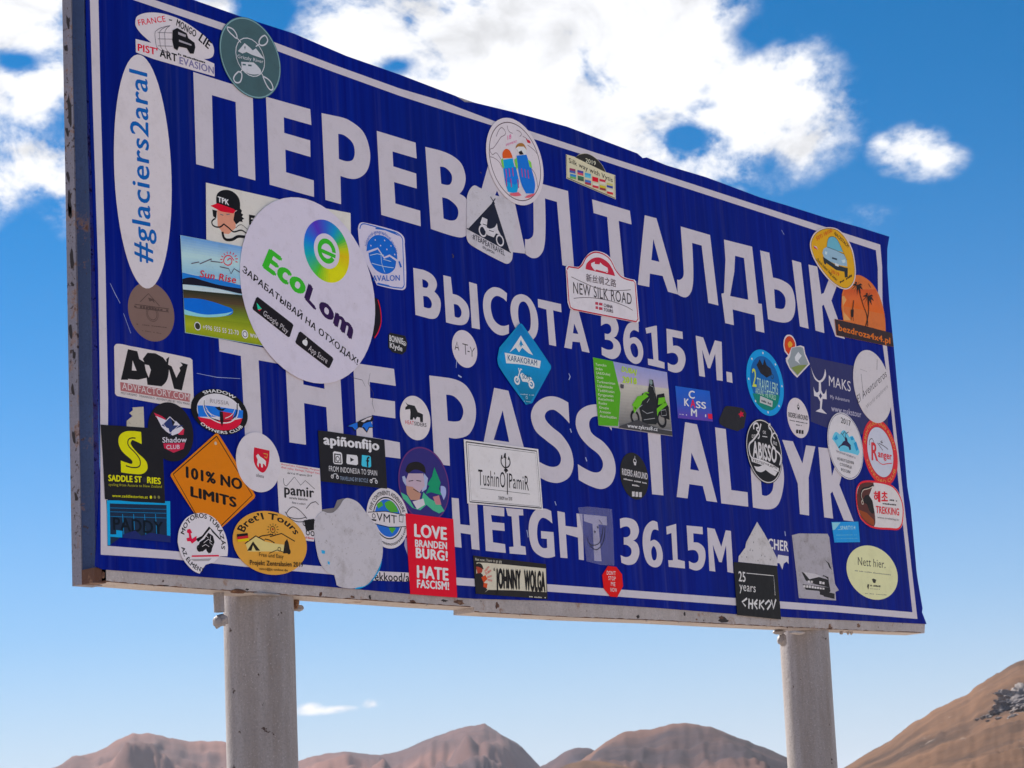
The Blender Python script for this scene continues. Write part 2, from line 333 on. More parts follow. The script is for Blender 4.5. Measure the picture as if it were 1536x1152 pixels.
LEVEL_Y = lambda L: -(0.0009 + L * 0.0013)
ALL_STICKERS = []
class Sticker:
    def __init__(s, name, label, blk, level, color, shape=None, cat='sticker', group=None, amount=.3, attr=None, mat=None, parent=None):
        s.b = blk; s.y = LEVEL_Y(level); s.n = 0; s.parts = {}; s.order = []
        s.loop = s.shape(shape)
        m = MB(); m.prism(s.loop, s.y, s.y + .0005)
        s.root = m.build(name, mat or print_mat(color, amount)); tag(s.root, label, cat, group)
        s.amount = amount; ALL_STICKERS.append(s)
    def shape(s, spec):
        k = spec[0]
        if k in 'cq' and spec[1] == ' ':
            a = list(map(float, spec[2:].split())); ox, oy, w = BL[s.b]; sc = w / 1536
            c = P(s.b, (a[0] + a[2]) / 2, (a[1] + a[3]) / 2); hw = (a[2] - a[0]) / 2 * sc; hh = (a[3] - a[1]) / 2 * sc
            J = jac(c)
            if k == 'c':
                r = .5 * (hw / math.hypot(J[0][0], J[0][1]) + hh / math.hypot(J[1][0], J[1][1])); rx = ry = r
            else:
                A = np.array([[J[0][0] ** 2, J[0][1] ** 2], [J[1][0] ** 2, J[1][1] ** 2]]); q = np.linalg.solve(A, [hw * hw, hh * hh]); rx, ry = math.sqrt(q[0]), math.sqrt(q[1])
            s.c = c; s.rx = rx; s.ry = ry
            return [Vector((c.x + rx * math.cos(t), c.y + ry * math.sin(t))) for t in [i * math.tau / 56 for i in range(56)]]
        return smooth(parse(s.b, spec))
    def mb(s, name, color):
        k = (name, color, s.n if name == 'lettering' else 0)
        if k not in s.parts: s.parts[k] = MB()
        s.n += 1; return s.parts[k], s.y - s.n * .00004
    def p(s, color, spec, name='emblem', n=5):
        m, y = s.mb(name, color)
        for poly in spec.split('/'): m.flat([smooth(parse(s.b, l), True, n) for l in poly.split('|')], y)
        return s
    def l(s, color, spec, w=5, name='linework'):
        m, y = s.mb(name, color); y0 = y
        for line in spec.split('/'):
            pts = smooth(parse(s.b, line), False, 5); s._stroke(m, pts, w, y); s.n += .3; y -= .00001
        return s
    def _stroke(s, m, pts, w, y, closed=False):
        sc = BL[s.b][2] / 1536; J = jac(pts[0]); hw = w * sc / math.sqrt(abs(np.linalg.det(J))) / 2
        n = len(pts); L = []; R = []
        for i, p in enumerate(pts):
            a = pts[(i - 1) % n] if (closed or i) else p; b = pts[(i + 1) % n] if (closed or i < n - 1) else p
            d = b - a
            d = d.normalized() if d.length > 1e-9 else Vector((1, 0)); q = Vector((-d.y, d.x)) * hw; L.append(p + q); R.append(p - q)
        vs = [b2w(p.x, p.y, y) for p in L + R]
        m.add(vs, [(i, (i + 1) % n, (i + 1) % n + n, i + n) for i in range(n if closed else n - 1)])
    def ring(s, color, k0, k1, c=None, r=None, name='border', a0=0, a1=360, colors=None, n=56):
        """annulus between fractions k0..k1 of the sticker radius"""
        m, y = s.mb(name, color); c = c or s.c; rx, ry = (s.rx, s.ry) if r is None else (r, r)
        N_ = n; vs = []
        for i in range(N_ + 1):
            t = math.radians(a0 + (a1 - a0) * i / N_)
            for k in (k0, k1): vs.append(b2w(c.x + rx * k * math.cos(t), c.y + ry * k * math.sin(t), y))
        for i in range(N_):
            col = colors(i / N_) if colors else None
            m.add(vs[2 * i:2 * i + 4], [(0, 1, 3, 2)], col)
        return s
    def disc(s, color, x, y_, rv, name='emblem', sx=1.0):
        m, y = s.mb(name, color); c = P(s.b, x, y_); r = (P(s.b, x, y_ + rv) - c).length
        m.flat([[Vector((c.x + sx * r * math.cos(t), c.y + r * math.sin(t))) for t in [i * math.tau / 24 for i in range(24)]]], y)
        return s
    def circ(s, color, x, y_, rv, w=4, name='linework'):
        m, y = s.mb(name, color); c = P(s.b, x, y_); r = (P(s.b, x, y_ + rv) - c).length
        s._stroke(m, [Vector((c.x + r * math.cos(t), c.y + r * math.sin(t))) for t in [i * math.tau / 22 for i in range(22)]], w, y, True)
        return s
    def t(s, color, txt, x0, y0, x1, y1, h, bold=.010, ref='H', up=None, name='lettering'):
        """baseline from x0,y0 to x1,y1; h = capital height in block units (vertical), or up = point above the start"""
        m, y = s.mb(name, color); v, f = text_mesh(txt, bold)
        if not v: return s
        xs = [p[0] for p in v]; a, b = min(xs), max(xs)
        p0 = P(s.b, x0, y0); p1 = P(s.b, x1, y1); pu = P(s.b, *(up or (x0 - .02 * h, y0 - h))) - p0
        ch = (XH if ref == 'x' else CAPH)
        m.add([b2w(*(p0 + (p1 - p0) * ((q[0] - a) / (b - a)) + pu * (q[1] / ch)), y - q[2] * .000012) for q in v], [tuple(reversed(g)) for g in f]); return s
    def arc(s, color, txt, a0, a1, k, h, bold=.0, inside=False, name='lettering', c=None, r=None):
        """text along the rim: angles in degrees clockwise from the right, k fraction of radius at the baseline, h cap height as a fraction"""
        m, y = s.mb(name, color); v, f = text_mesh(txt, bold); xs = [p[0] for p in v]; a, b = min(xs), max(xs)
        c = c or s.c; rx, ry = (s.rx, s.ry) if r is None else (r, r); out = []
        for q in v:
            t = math.radians(a0 + (a1 - a0) * (q[0] - a) / (b - a)); kk = k + (-1 if inside else 1) * h * q[1] / CAPH
            out.append(b2w(c.x + rx * kk * math.cos(t), c.y + ry * kk * math.sin(t), y - q[2] * .000012))
        m.add(out, [tuple(reversed(g)) for g in f]); return s
    def dash(s, color, x0, y0, x1, y1, h, n=14, name='fine_print'):
        """print too small to read: a broken row of little marks"""
        m, y = s.mb(name, color); rnd = random.Random(int(x0 + y0 * 7 + n)); g = 1 / n; i = 0
        while i < n:
            a = (i + .06) * g; b = (i + .78 + rnd.random() * .12) * g; i += 1
            if rnd.random() < .12: continue
            hh = h * (.6 + .4 * rnd.random())
            q = [(x0 + (x1 - x0) * t, y0 + (y1 - y0) * t) for t in (a, b)]
            m.flat([[P(s.b, *q[0]), P(s.b, *q[1]), P(s.b, q[1][0], q[1][1] - hh), P(s.b, q[0][0], q[0][1] - hh)]], y)
        return s
    def grad(s, quad, cols, name='picture', n=14):
        """printed colour blend inside a quad TL,TR,BR,BL; cols from top to bottom"""
        m, y = s.mb(name, 'blend'); q = [P(s.b, *map(float, t.split())) for t in quad.split(';')]
        cs = [alb(c) for c in cols]
        for i in range(n):
            t0, t1 = i / n, (i + 1) / n; tm = (i + .5) / n * (len(cs) - 1); k = min(int(tm), len(cs) - 2); fr = tm - k
            col = tuple(a + (b - a) * fr for a, b in zip(cs[k], cs[k + 1]))
            pts = [q[0].lerp(q[3], t0), q[1].lerp(q[2], t0), q[1].lerp(q[2], t1), q[0].lerp(q[3], t1)]
            m.add([b2w(p.x, p.y, y) for p in pts], [(0, 1, 2, 3)], col)
        return s
    def done(s):
        for (name, color, _), m in s.parts.items():
            mat = print_mat('blend', s.amount, attr=True) if color == 'blend' else print_mat(color, s.amount)
            if m.f: m.build(name, mat, s.root)
def wheelcol(t):
    import colorsys
    stops = [(0.0, 'E8A020'), (.1, 'E0B81E'), (.22, 'C8C428'), (.33, '4FA03A'), (.45, '2A8E9A'), (.55, '2A62C0'), (.66, '4A2E9E'), (.74, '3450A8'), (.82, '2A78A8'), (.9, '3F9A48'), (.96, 'A8A828'), (1.0, 'E8A020')]
    for (a, ca), (b, cb) in zip(stops, stops[1:]):
        if a <= t <= b:
            f = (t - a) / (b - a); x, y = alb(ca), alb(cb); return tuple(p + (q - p) * f for p, q in zip(x, y))
    return alb('E8A020')

# ------------------------------------------------------------------ ground, hills, haze
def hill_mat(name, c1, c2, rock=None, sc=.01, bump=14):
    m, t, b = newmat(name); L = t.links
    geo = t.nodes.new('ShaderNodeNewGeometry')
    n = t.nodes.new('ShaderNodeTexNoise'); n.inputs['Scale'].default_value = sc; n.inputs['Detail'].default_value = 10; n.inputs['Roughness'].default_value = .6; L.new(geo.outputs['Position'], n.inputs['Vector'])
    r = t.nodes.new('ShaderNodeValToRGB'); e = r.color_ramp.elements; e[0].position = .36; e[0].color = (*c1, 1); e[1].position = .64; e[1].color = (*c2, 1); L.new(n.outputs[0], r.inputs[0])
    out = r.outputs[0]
    if rock:
        n2 = t.nodes.new('ShaderNodeTexNoise'); n2.inputs['Scale'].default_value = sc * 2.2; n2.inputs['Detail'].default_value = 12; n2.inputs['Roughness'].default_value = .75; L.new(geo.outputs['Position'], n2.inputs['Vector'])
        q = t.nodes.new('ShaderNodeMapRange'); q.inputs[1].default_value = .62; q.inputs[2].default_value = .66; L.new(n2.outputs[0], q.inputs[0])
        x = t.nodes.new('ShaderNodeMix'); x.data_type = 'RGBA'; L.new(q.outputs[0], x.inputs[0]); L.new(out, x.inputs[6]); x.inputs[7].default_value = (*rock, 1); out = x.outputs[2]
    L.new(out, b.inputs['Base Color']); b.inputs['Roughness'].default_value = .95; b.inputs['Specular IOR Level'].default_value = .1
    bp = t.nodes.new('ShaderNodeBump'); bp.inputs['Strength'].default_value = .8; bp.inputs['Distance'].default_value = bump; L.new(n.outputs[0], bp.inputs['Height']); L.new(bp.outputs[0], b.inputs['Normal'])
    return m
GM = hill_mat('dry_gravel_ground', (.30, .25, .215), (.42, .36, .31), None, 1.3, .03)
GROUND_R = 9000
me = bpy.data.meshes.new('ground'); n = 48
gv = [(0, 0, 0)]; rads = [6, 30, 150, 900, 4000, 12000]
for r in rads:
    for i in range(n): gv.append((r * math.cos(i * math.tau / n), r * math.sin(i * math.tau / n), 0))
gf = [(0, 1 + i, 1 + (i + 1) % n) for i in range(n)]
for k in range(len(rads) - 1):
    for i in range(n):
        a = 1 + k * n + i; b = 1 + k * n + (i + 1) % n; gf.append((a, a + n, b + n, b))
me.from_pydata(gv, [], gf); tag(link('ground', me, GM), kind='structure')

def hill(name, prof, dist, front, back, mat, amp, seed, gully=1.0, step=3.5, rot=0.0, skew=0.0):
    """ridge whose skyline runs through the surveyed directions at its own distance"""
    xs = [p[0] for p in prof]; ys = [p[1] for p in prof]
    cols = []; x = xs[0]
    while x <= xs[-1]:
        y = float(np.interp(x, xs, ys)); d = ray(x, y); h = math.hypot(d.x, d.y)
        dd = dist * (1 + rot * (x - 768) / 768)
        top = CAMP + d * (dd / h); cols.append((top, Vector((d.x, d.y, 0)).normalized())); x += step
    rowsF = 44; rowsB = 8; vs = []; R_ = rowsF + rowsB + 1
    for ci, (top, dh) in enumerate(cols):
        for k in range(-rowsF, rowsB + 1):
            t = abs(k) / (rowsF if k < 0 else rowsB); run = (-front if k < 0 else back) * t
            p = top + dh * run; prof_ = (1 - t) ** 1.15 if k < 0 else (1 - t ** 1.3)
            z = top.z * prof_
            w = math.sin(math.pi * min(t, 1)) ** .8 if t > 0 else 0
            q = Vector((p.x, p.y, 0)) / (front * .35) + Vector((seed, seed * 2.3, 0))
            along = ci * .017 * gully + t * skew
            g = abs(noise.noise(Vector((along * 1.6 + seed, t * 1.1, seed)))) * 2 - .5 + .6 * abs(noise.noise(Vector((along * 4.5, t * 2.5, seed + 5)))) + .6 * noise.fractal(q * 3, .75, 2.1, 7)
            z -= top.z * amp * w * g
            z += top.z * .010 * noise.fractal(Vector((ci * .2, seed, k * .18)), .6, 2.2, 4)
            z -= top.z * amp * .22 * w * abs(noise.noise(Vector((along * 12, t * 5, seed + 9))))
            vs.append((p.x, p.y, z - (4 if t >= 1 else 0)))
    fs = []
    for c in range(len(cols) - 1):
        for k in range(R_ - 1):
            a = c * R_ + k; fs.append((a, a + R_, a + R_ + 1, a + 1))
    me = bpy.data.meshes.new(name); me.from_pydata(vs, [], fs)
    bm = bmesh.new(); bm.from_mesh(me); bmesh.ops.recalc_face_normals(bm, faces=bm.faces)
    if sum(f.normal.z for f in bm.faces) < 0: bmesh.ops.reverse_faces(bm, faces=bm.faces)
    bm.to_mesh(me); bm.free()
    for p in me.polygons: p.use_smooth = True
    return tag(link(name, me, mat), kind='structure')
M_FAR = hill_mat('far_brown_mountain', (.022, .015, .028), (.16, .070, .054), None, .0016)  # dark bluish tone: shaded patches painted into the colour, along with dark rock
M_DOME = hill_mat('rounded_brown_mountain', (.026, .016, .024), (.165, .078, .052), None, .0024)  # same here: broad dark patches put shade into the brown rock colour
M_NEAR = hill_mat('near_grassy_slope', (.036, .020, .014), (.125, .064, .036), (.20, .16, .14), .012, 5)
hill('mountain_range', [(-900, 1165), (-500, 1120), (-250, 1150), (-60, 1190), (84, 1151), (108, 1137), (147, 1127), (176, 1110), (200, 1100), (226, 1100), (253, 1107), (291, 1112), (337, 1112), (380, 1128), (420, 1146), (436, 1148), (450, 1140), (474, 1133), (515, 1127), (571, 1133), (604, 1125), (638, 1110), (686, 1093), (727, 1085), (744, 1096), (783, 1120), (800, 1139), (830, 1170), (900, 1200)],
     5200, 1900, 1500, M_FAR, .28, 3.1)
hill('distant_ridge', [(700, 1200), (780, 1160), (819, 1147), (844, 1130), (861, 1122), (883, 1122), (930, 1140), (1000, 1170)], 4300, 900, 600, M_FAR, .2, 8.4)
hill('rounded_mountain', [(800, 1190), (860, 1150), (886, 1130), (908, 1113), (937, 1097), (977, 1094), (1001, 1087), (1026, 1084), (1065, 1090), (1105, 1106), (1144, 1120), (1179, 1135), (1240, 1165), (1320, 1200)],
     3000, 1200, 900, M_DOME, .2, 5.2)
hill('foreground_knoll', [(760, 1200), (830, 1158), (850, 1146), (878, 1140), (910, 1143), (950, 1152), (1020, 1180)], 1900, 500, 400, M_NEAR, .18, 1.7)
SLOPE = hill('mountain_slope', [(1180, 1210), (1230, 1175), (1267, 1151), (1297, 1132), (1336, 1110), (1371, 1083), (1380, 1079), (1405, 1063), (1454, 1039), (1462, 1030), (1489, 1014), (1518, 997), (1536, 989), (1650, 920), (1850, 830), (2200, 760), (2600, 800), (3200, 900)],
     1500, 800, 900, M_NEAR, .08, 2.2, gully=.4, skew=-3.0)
# crags breaking through the grass of the near slope
HAZE = 3e-5
def crag(px, py, d, size, seed):
    bm = bmesh.new(); bmesh.ops.create_icosphere(bm, subdivisions=4, radius=1)
    for v in bm.verts:
        v.co *= 1 + .5 * noise.noise(v.co * 2.1 + Vector((seed,) * 3)) + .3 * abs(noise.noise(v.co * 6 + Vector((seed,) * 3))) + .15 * noise.noise(v.co * 17)
        v.co = Vector((v.co.x * size * 1.7, v.co.y * size, v.co.z * size * .6))
    me = bpy.data.meshes.new('rock_outcrop'); bm.to_mesh(me); bm.free()
    r = ray(px, py); o = link('rock_outcrop', me, M_ROCK); ok, hit, _, _ = SLOPE.ray_cast(CAMP, r); o.location = hit if ok else CAMP + r * (d / math.hypot(r.x, r.y)); o.rotation_euler = (.2, -.25, seed * 2); return o
M_ROCK = hill_mat('pale_crag_rock', (.12, .11, .12), (.26, .23, .22), None, .06, 1.2)

m, t, b = newmat('air'); t.nodes.remove(b)
pv = t.nodes.new('ShaderNodeVolumePrincipled'); pv.inputs['Color'].default_value = (.80, .84, 1, 1); pv.inputs['Density'].default_value = HAZE; pv.inputs['Anisotropy'].default_value = .1
t.links.new(pv.outputs[0], t.nodes['Material Output'].inputs['Volume'])
hb = MB(); hb.box((-13000, -13000, -6), (13000, 13000, max((o.matrix_world @ v.co).z for o in COL.objects if o.type == 'MESH' and o.name != 'ground' for v in o.data.vertices) + 12)); tag(hb.build('haze', m), kind='stuff')
# crags on the near slope
for i, (px, py, d, sz) in enumerate([(1524, 1048, 1350, 6), (1534, 1054, 1330, 7), (1516, 1060, 1320, 5), (1506, 1066, 1320, 3.6), (1496, 1071, 1310, 3), (1486, 1075, 1310, 2.2), (1477, 1077, 1310, 1.8), (1540, 1042, 1340, 7), (1529, 1066, 1340, 4), (1510, 1058, 1340, 2), (1492, 1066, 1300, 1.3), (1500, 1078, 1300, 1.4), (1519, 1075, 1300, 1.6), (1468, 1080, 1300, 1.2), (1531, 1038, 1300, 2), (1483, 1082, 1300, 1)]): tag(crag(px, py, d, sz, i * 1.7 + 1), kind='structure')
# ------------------------------------------------------------------ the road sign
sign = link('road_sign', None); sign.location = (1.36, .03, 0)
tag(sign, 'large blue steel road sign with white Cyrillic and English lettering on two pipe posts', 'road sign')
SHEET = [(128, -70), (200, -34), (291, 0), (365, 26), (440, 50), (520, 84), (600, 112), (684, 144), (697, 153), (712, 154), (770, 168), (851, 190), (956, 230), (964, 237), (970, 236), (1000, 248), (1060, 266), (1140, 296), (1180, 308), (1218, 320), (1240, 327), (1290, 341), (1334, 355),
         (1331, 373), (1331, 404), (1334, 452), (1340, 513), (1348, 600), (1356, 672), (1361, 730), (1366, 760), (1375, 858), (1377, 872), (1384, 913), (1383, 918), (1390, 936),
         (1310, 932), (1220, 928), (1102, 921), (990, 912), (819, 901), (712, 898), (640, 893), (540, 884), (420, 874), (300, 865), (154, 854), (143, 849),
         (151, 700), (147, 530), (143, 400), (136, 200), (130, 60)]
m = MB(); m.prism([px2b(*p) for p in SHEET], 0, .0018); panel = m.build('panel', M_BLUE, sign)
# white border line
def px_loops(*ls): return [[px2b(*p) for p in l] for l in ls]
m = MB()
OUT = [(133.6, -38), (232, 0), (335, 35), (408, 62), (500, 97), (600, 133), (661, 151), (741, 181.6), (790, 195), (890, 228), (1000, 263.5), (1174, 320), (1320.2, 367), (1323, 400), (1323.5, 450), (1328, 499), (1339, 600), (1354, 737), (1376, 928.5), (1250, 918), (1102, 908), (900, 893), (682, 877.5), (500, 862), (365, 850), (258, 838.6), (151, 832), (150, 600), (147, 400), (139, 160)]
INN = [(147, -20), (200, 0), (330, 44.5), (417, 77), (500, 108), (600, 144), (640, 157), (734, 187), (802, 209), (900, 240), (1000, 273), (1145, 320), (1313.7, 375.4), (1316.5, 402), (1317, 450), (1321.5, 499), (1335, 600), (1349, 737), (1368.5, 918.4), (1250, 908), (1102, 897), (900, 882), (682, 866), (500, 851), (365, 839), (265, 827), (161, 818.7), (162, 600), (158, 400), (151, 160)]
m.flat(px_loops(OUT, INN), -.0003); m.build('border', M_WHITE, sign)
# frame of folded steel behind the sheet
m = MB()
BOT = [(154, 850), (154, 872), (240, 879), (320, 884.5), (440, 893), (560, 901), (640, 906.5), (716, 911), (716, 890), (420, 860)]
m.prism([px2b(*p) for p in BOT], .0022, .056); m.build('bottom_rail', M_FRAME, sign)
m = MB()
BOT2 = [(712.5, 880), (713, 918), (860, 926), (990, 931), (1102, 937), (1250, 944), (1345, 948), (1388, 949.5), (1389, 931), (1102, 910)]
m.prism([px2b(*p) for p in BOT2], .0024, .0565); rail2 = m.build('bottom_rail', M_FRAME, sign); 
zt, zb = TOPZ + .052, TOPZ - 1.045
m = MB(); m.box((-.012, .034, zb), (.03, .058, zt)); m.build('side_rail', M_END, sign)
m = MB(); m.box((2.665, .0022, TOPZ - 1.005), (2.70, .056, TOPZ + .012)); m.build('side_rail', M_FRAME, sign)
m = MB(); m.box((.03, .004, TOPZ - .03), (2.664, .056, TOPZ + .012)); m.build('top_rail', M_FRAME, sign)
# curved return of the sheet on the left end
m = MB(); vs = []; K = 12; Rn = 26
for j in range(Rn + 1):
    v = -.045 + (1.022 + .045) * j / Rn
    for i in range(K + 1):
        t = i / K; y = .0018 + t * .0325
        u = -.010 - .001 * math.sin(v * 9) + .010 * math.sin(t * math.pi) ** .7 + .0012 * noise.noise(Vector((v * 14, t * 3, 0)))
        vs.append(b2w(u, v, y))
m.add(vs, [(j * (K + 1) + i, j * (K + 1) + i + 1, (j + 1) * (K + 1) + i + 1, (j + 1) * (K + 1) + i) for j in range(Rn) for i in range(K)])
o = m.build('folded_edge', M_RETURN, sign)
for p in o.data.polygons: p.use_smooth = True
m = MB(); m.box((-.012, .0022, TOPZ - 1.0455), (.012, .0338, TOPZ - 1.0215)); m.build('corner_block', M_RUST, sign)
M_CHIP = painted_steel('bare_dark_steel', (.035, .025, .025), .7, .7, .6, 20)
# chips where the paint has come off the end of the frame
rnd = random.Random(3)
for (v, ln) in [(.075, .03), (.12, .015), (.235, .065), (.35, .025), (.40, .05), (.41, .03), (.50, .045), (.54, .012), (.62, .03), (.66, .02), (.72, .022), (.80, .03), (.9, .02), (.27, .02)]:
    yc = .046 + rnd.uniform(-.006, .006); pts = []
    for i in range(11):
        a = i * math.tau / 11; q = rnd.uniform(.55, 1.1); pts.append((yc + math.cos(a) * .0052 * q + math.sin(a) * -.002, v + ln * .5 * math.sin(a) * q))
    me = bpy.data.meshes.new('bare_patch'); me.from_pydata([(-.0123, y, TOPZ - vv) for y, vv in pts], [], [tuple(range(11))]); link('bare_patch', me, M_CHIP, sign)

# posts: steel pipes that carry the board
def pipe(axis0, axis1, yc, r, wob):
    def hit(px, py):
        d = ray(px, py); t = (yc - CAMP.y) / d.y; return CAMP + d * t
    a, b = hit(*axis0), hit(*axis1); dr = (a - b); dr /= dr.z
    ztop = TOPZ - .12; n = 40; rows = 90; vs = []
    for j in range(rows + 1):
        z = -.3 + (ztop + .3) * j / rows; c = a + dr * (z - a.z)
        for i in range(n):
            t = i * math.tau / n
            rr = r * (1 + .006 * noise.noise(Vector((math.cos(t) * 3, math.sin(t) * 3, z * 8 + wob))) + .004 * noise.noise(Vector((math.cos(t) * 12, math.sin(t) * 12, z * 40 + wob))))
            vs.append((c.x + rr * math.cos(t), yc + rr * math.sin(t), z))
    fs = [(j * n + i, j * n + (i + 1) % n, (j + 1) * n + (i + 1) % n, (j + 1) * n + i) for j in range(rows) for i in range(n)]
    fs.append(tuple(range(rows * n, rows * n + n)))
    me = bpy.data.meshes.new('post'); me.from_pydata(vs, [], fs)
    o = link('post', me, M_POST, sign)
    for p in me.polygons: p.use_smooth = True
    return a, dr, o
pa, pd, post1 = pipe((387.5, 893), (394, 1152), .067, .0625, 1)
pb, pe, post2 = pipe((1205.5, 945), (1219, 1152), .066, .0595, 6)
def lump(loc, sc, seed, mat, parent, name):
    bm = bmesh.new(); bmesh.ops.create_icosphere(bm, subdivisions=3, radius=1)
    for v in bm.verts:
        k = 1 + .35 * noise.noise(v.co * 1.7 + Vector((seed,) * 3)) + .12 * noise.noise(v.co * 5 + Vector((seed,) * 3)); v.co = Vector((v.co.x * sc[0] * k, v.co.y * sc[1] * k, v.co.z * sc[2] * k)) + Vector(loc)
    me = bpy.data.meshes.new(name); bm.to_mesh(me); bm.free()
    for p in me.polygons: p.use_smooth = True
    return link(name, me, mat, parent)
def at_y(px, py, y):
    d = ray(px, py); return CAMP + d * ((y - CAMP.y) / d.y)
# hinge tube stub and weld beads on the left post
q = at_y(328, 890, .03); q2 = at_y(327, 918, .03)
m = MB(); n = 20; vs = []
for zz in (q.z + .012, q2.z):
    for k, rr in ((0, .0092), (1, .0066)):
        for i in range(n): vs.append((q.x + rr * math.cos(i * math.tau / n), .03 + rr * math.sin(i * math.tau / n), zz))
fs = []
for i in range(n):
    j = (i + 1) % n; fs += [(i, j, j + 2 * n, i + 2 * n), (i + n, i + 3 * n, j + 3 * n, j + n), (2 * n + i, 2 * n + j, 3 * n + j, 3 * n + i)]
m.add(vs, fs); m.build('tube_stub', M_POST, sign)
q = at_y(333, 930, .03); lump(q, (.011, .010, .010), 2, M_POST, sign, 'weld_bead'); q = at_y(326, 933, .03); lump(q, (.007, .008, .011), 5, M_POST, sign, 'weld_bead')
q = at_y(447, 912, .06); lump(q, (.012, .008, .006), 9, M_POST, sign, 'weld_bead'); q = at_y(442, 903, .05); lump(q, (.007, .008, .012), 4, M_RUST, sign, 'weld_bead')
q = at_y(357, 887, .004); lump(q, (.018, .006, .004), 12, M_RUST, sign, 'weld_bead'); q = at_y(400, 891, .002); lump(q, (.03, .005, .003), 14, M_POST, sign, 'weld_bead')
q = at_y(1168, 948, .05); lump(q, (.02, .012, .006), 7, M_POST, sign, 'weld_bead'); q = at_y(1195, 949, .004); lump(q, (.035, .006, .0045), 8, M_FRAME, sign, 'weld_bead')
q = at_y(1173, 960, .05); lump(q, (.010, .012, .013), 15, M_POST, sign, 'weld_bead')
for px in (1262, 1272, 1277): lump(at_y(px, 949, .03), (.004, .004, .005), px * .1, M_FRAME, sign, 'weld_bead')

# rust spots and edge rust on the bottom rails
def blot(cx, cy, w, h, y, seed, mat, name='rust_patch'):
    r_ = random.Random(seed); pts = []
    for i in range(13):
        a = i * math.tau / 13; q = r_.uniform(.55, 1.15); pts.append(px2b(cx + w * q * math.cos(a), cy + h * q * math.sin(a) + .065 * w * q * math.cos(a)))
    m = MB(); m.flat([pts], y); m.build(name, mat, sign)
for i, (x, y, w, h, yy) in enumerate([(1086, 930, 8, 5, .0021), (1083, 926, 4, 3, .002), (747, 908, 3, 6, .0021), (958, 925, 3, 3, .0021), (1246, 940, 2, 6, .0021), (1289, 938, 3, 3, .0021), (1028, 921, 1.5, 4, .0021), (1046, 929, 2, 2, .0021), (1182, 941, 1.2, 2, .0021), (372, 884, 3, 2, .0019), (482, 891, 2.5, 4, .0019), (530, 895, 4, 2, .0019), (556, 896, 2, 4, .0019), (620, 902, 6, 3, .0019), (690, 903, 9, 4, .0019), (668, 901, 5, 2, .0019), (156, 862, 3, 7, .0019), (360, 887, 18, 1.2, .0019), (250, 878, 6, 1, .0019)]):
    blot(x, y, w, h, yy, i, M_RUST if i % 3 else M_CHIP)
def edge_rust(pts, y, w, seed):
    r_ = random.Random(seed); L = []; R_ = []
    for (x0, y0), (x1, y1) in zip(pts, pts[1:]):
        n = int((x1 - x0) / 5)
        for i in range(n):
            t = i / n; x = x0 + (x1 - x0) * t; yv = y0 + (y1 - y0) * t; L.append(px2b(x, yv - w * r_.uniform(.15, 1.0))); R_.append(px2b(x, yv - .1))
    m = MB(); n = len(L); m.add([b2w(p.x, p.y, y) for p in L + R_], [(i, i + 1, i + 1 + n, i + n) for i in range(n - 1)]); m.build('rust_line', M_RUST, sign)
edge_rust([(154, 872), (240, 879), (320, 884.5), (440, 893), (560, 901), (640, 906.5), (712, 911)], .0019, 2.2, 1)
edge_rust([(713, 918), (860, 926), (990, 931), (1102, 937), (1250, 944), (1345, 948), (1388, 949.5)], .0021, 1.8, 2)
# drips and stubs under the rail
for i, px in enumerate((232, 640, 780, 970, 1018, 1128, 1150, 1162, 1190)):
    yy = float(np.interp(px, [154, 712, 713, 1388], [872, 911, 918, 949.5])); q = at_y(px, yy + .8, .004); lump(q, (.003, .002, .0028), i + 30, M_FRAME, sign, 'paint_drip')
# rust run on the left post
bpy.context.view_layer.update()
def on_post(o, px, py):
    r = ray(px, py); ok, h, nrm, _ = o.ray_cast(CAMP, r)   # the post's mesh is kept in world coordinates; return (h + nrm * .0005) if ok else None
def streak(o, line, mat, name):
    L = []; R_ = []
    for x, y, w in line:
        a = on_post(o, x - w, y); b = on_post(o, x + w, y)
        if a is not None and b is not None: L.append(a); R_.append(b)
    n = len(L); me = bpy.data.meshes.new(name); me.from_pydata([tuple(v) for v in L + R_], [], [(i, i + n, i + n + 1, i + 1) for i in range(n - 1)]); link(name, me, mat, sign).location = -sign.location
streak(post1, [(402, 1002, .8), (403, 1015, 1.2), (403.5, 1030, 1.0), (403, 1045, 1.6), (402.5, 1058, 1.4), (402.5, 1066, 2.6), (402, 1072, 2.2), (402, 1076, .6)], M_CHIP, 'rust_streak')
streak(post1, [(408, 1012, .3), (409, 1040, .5), (408, 1060, .3)], M_RUST, 'rust_streak')
streak(post1, [(397, 1000, .3), (399, 1014, .5), (402, 1024, .4)], M_RUST, 'rust_streak')
streak(post2, [(1233, 986, 1.6), (1233, 990, 2), (1233, 994, 1)], M_RUST, 'rust_streak')
streak(post2, [(1234, 997, 1.2), (1234, 1000, 1.6), (1234, 1003, 1)], M_RUST, 'rust_streak')

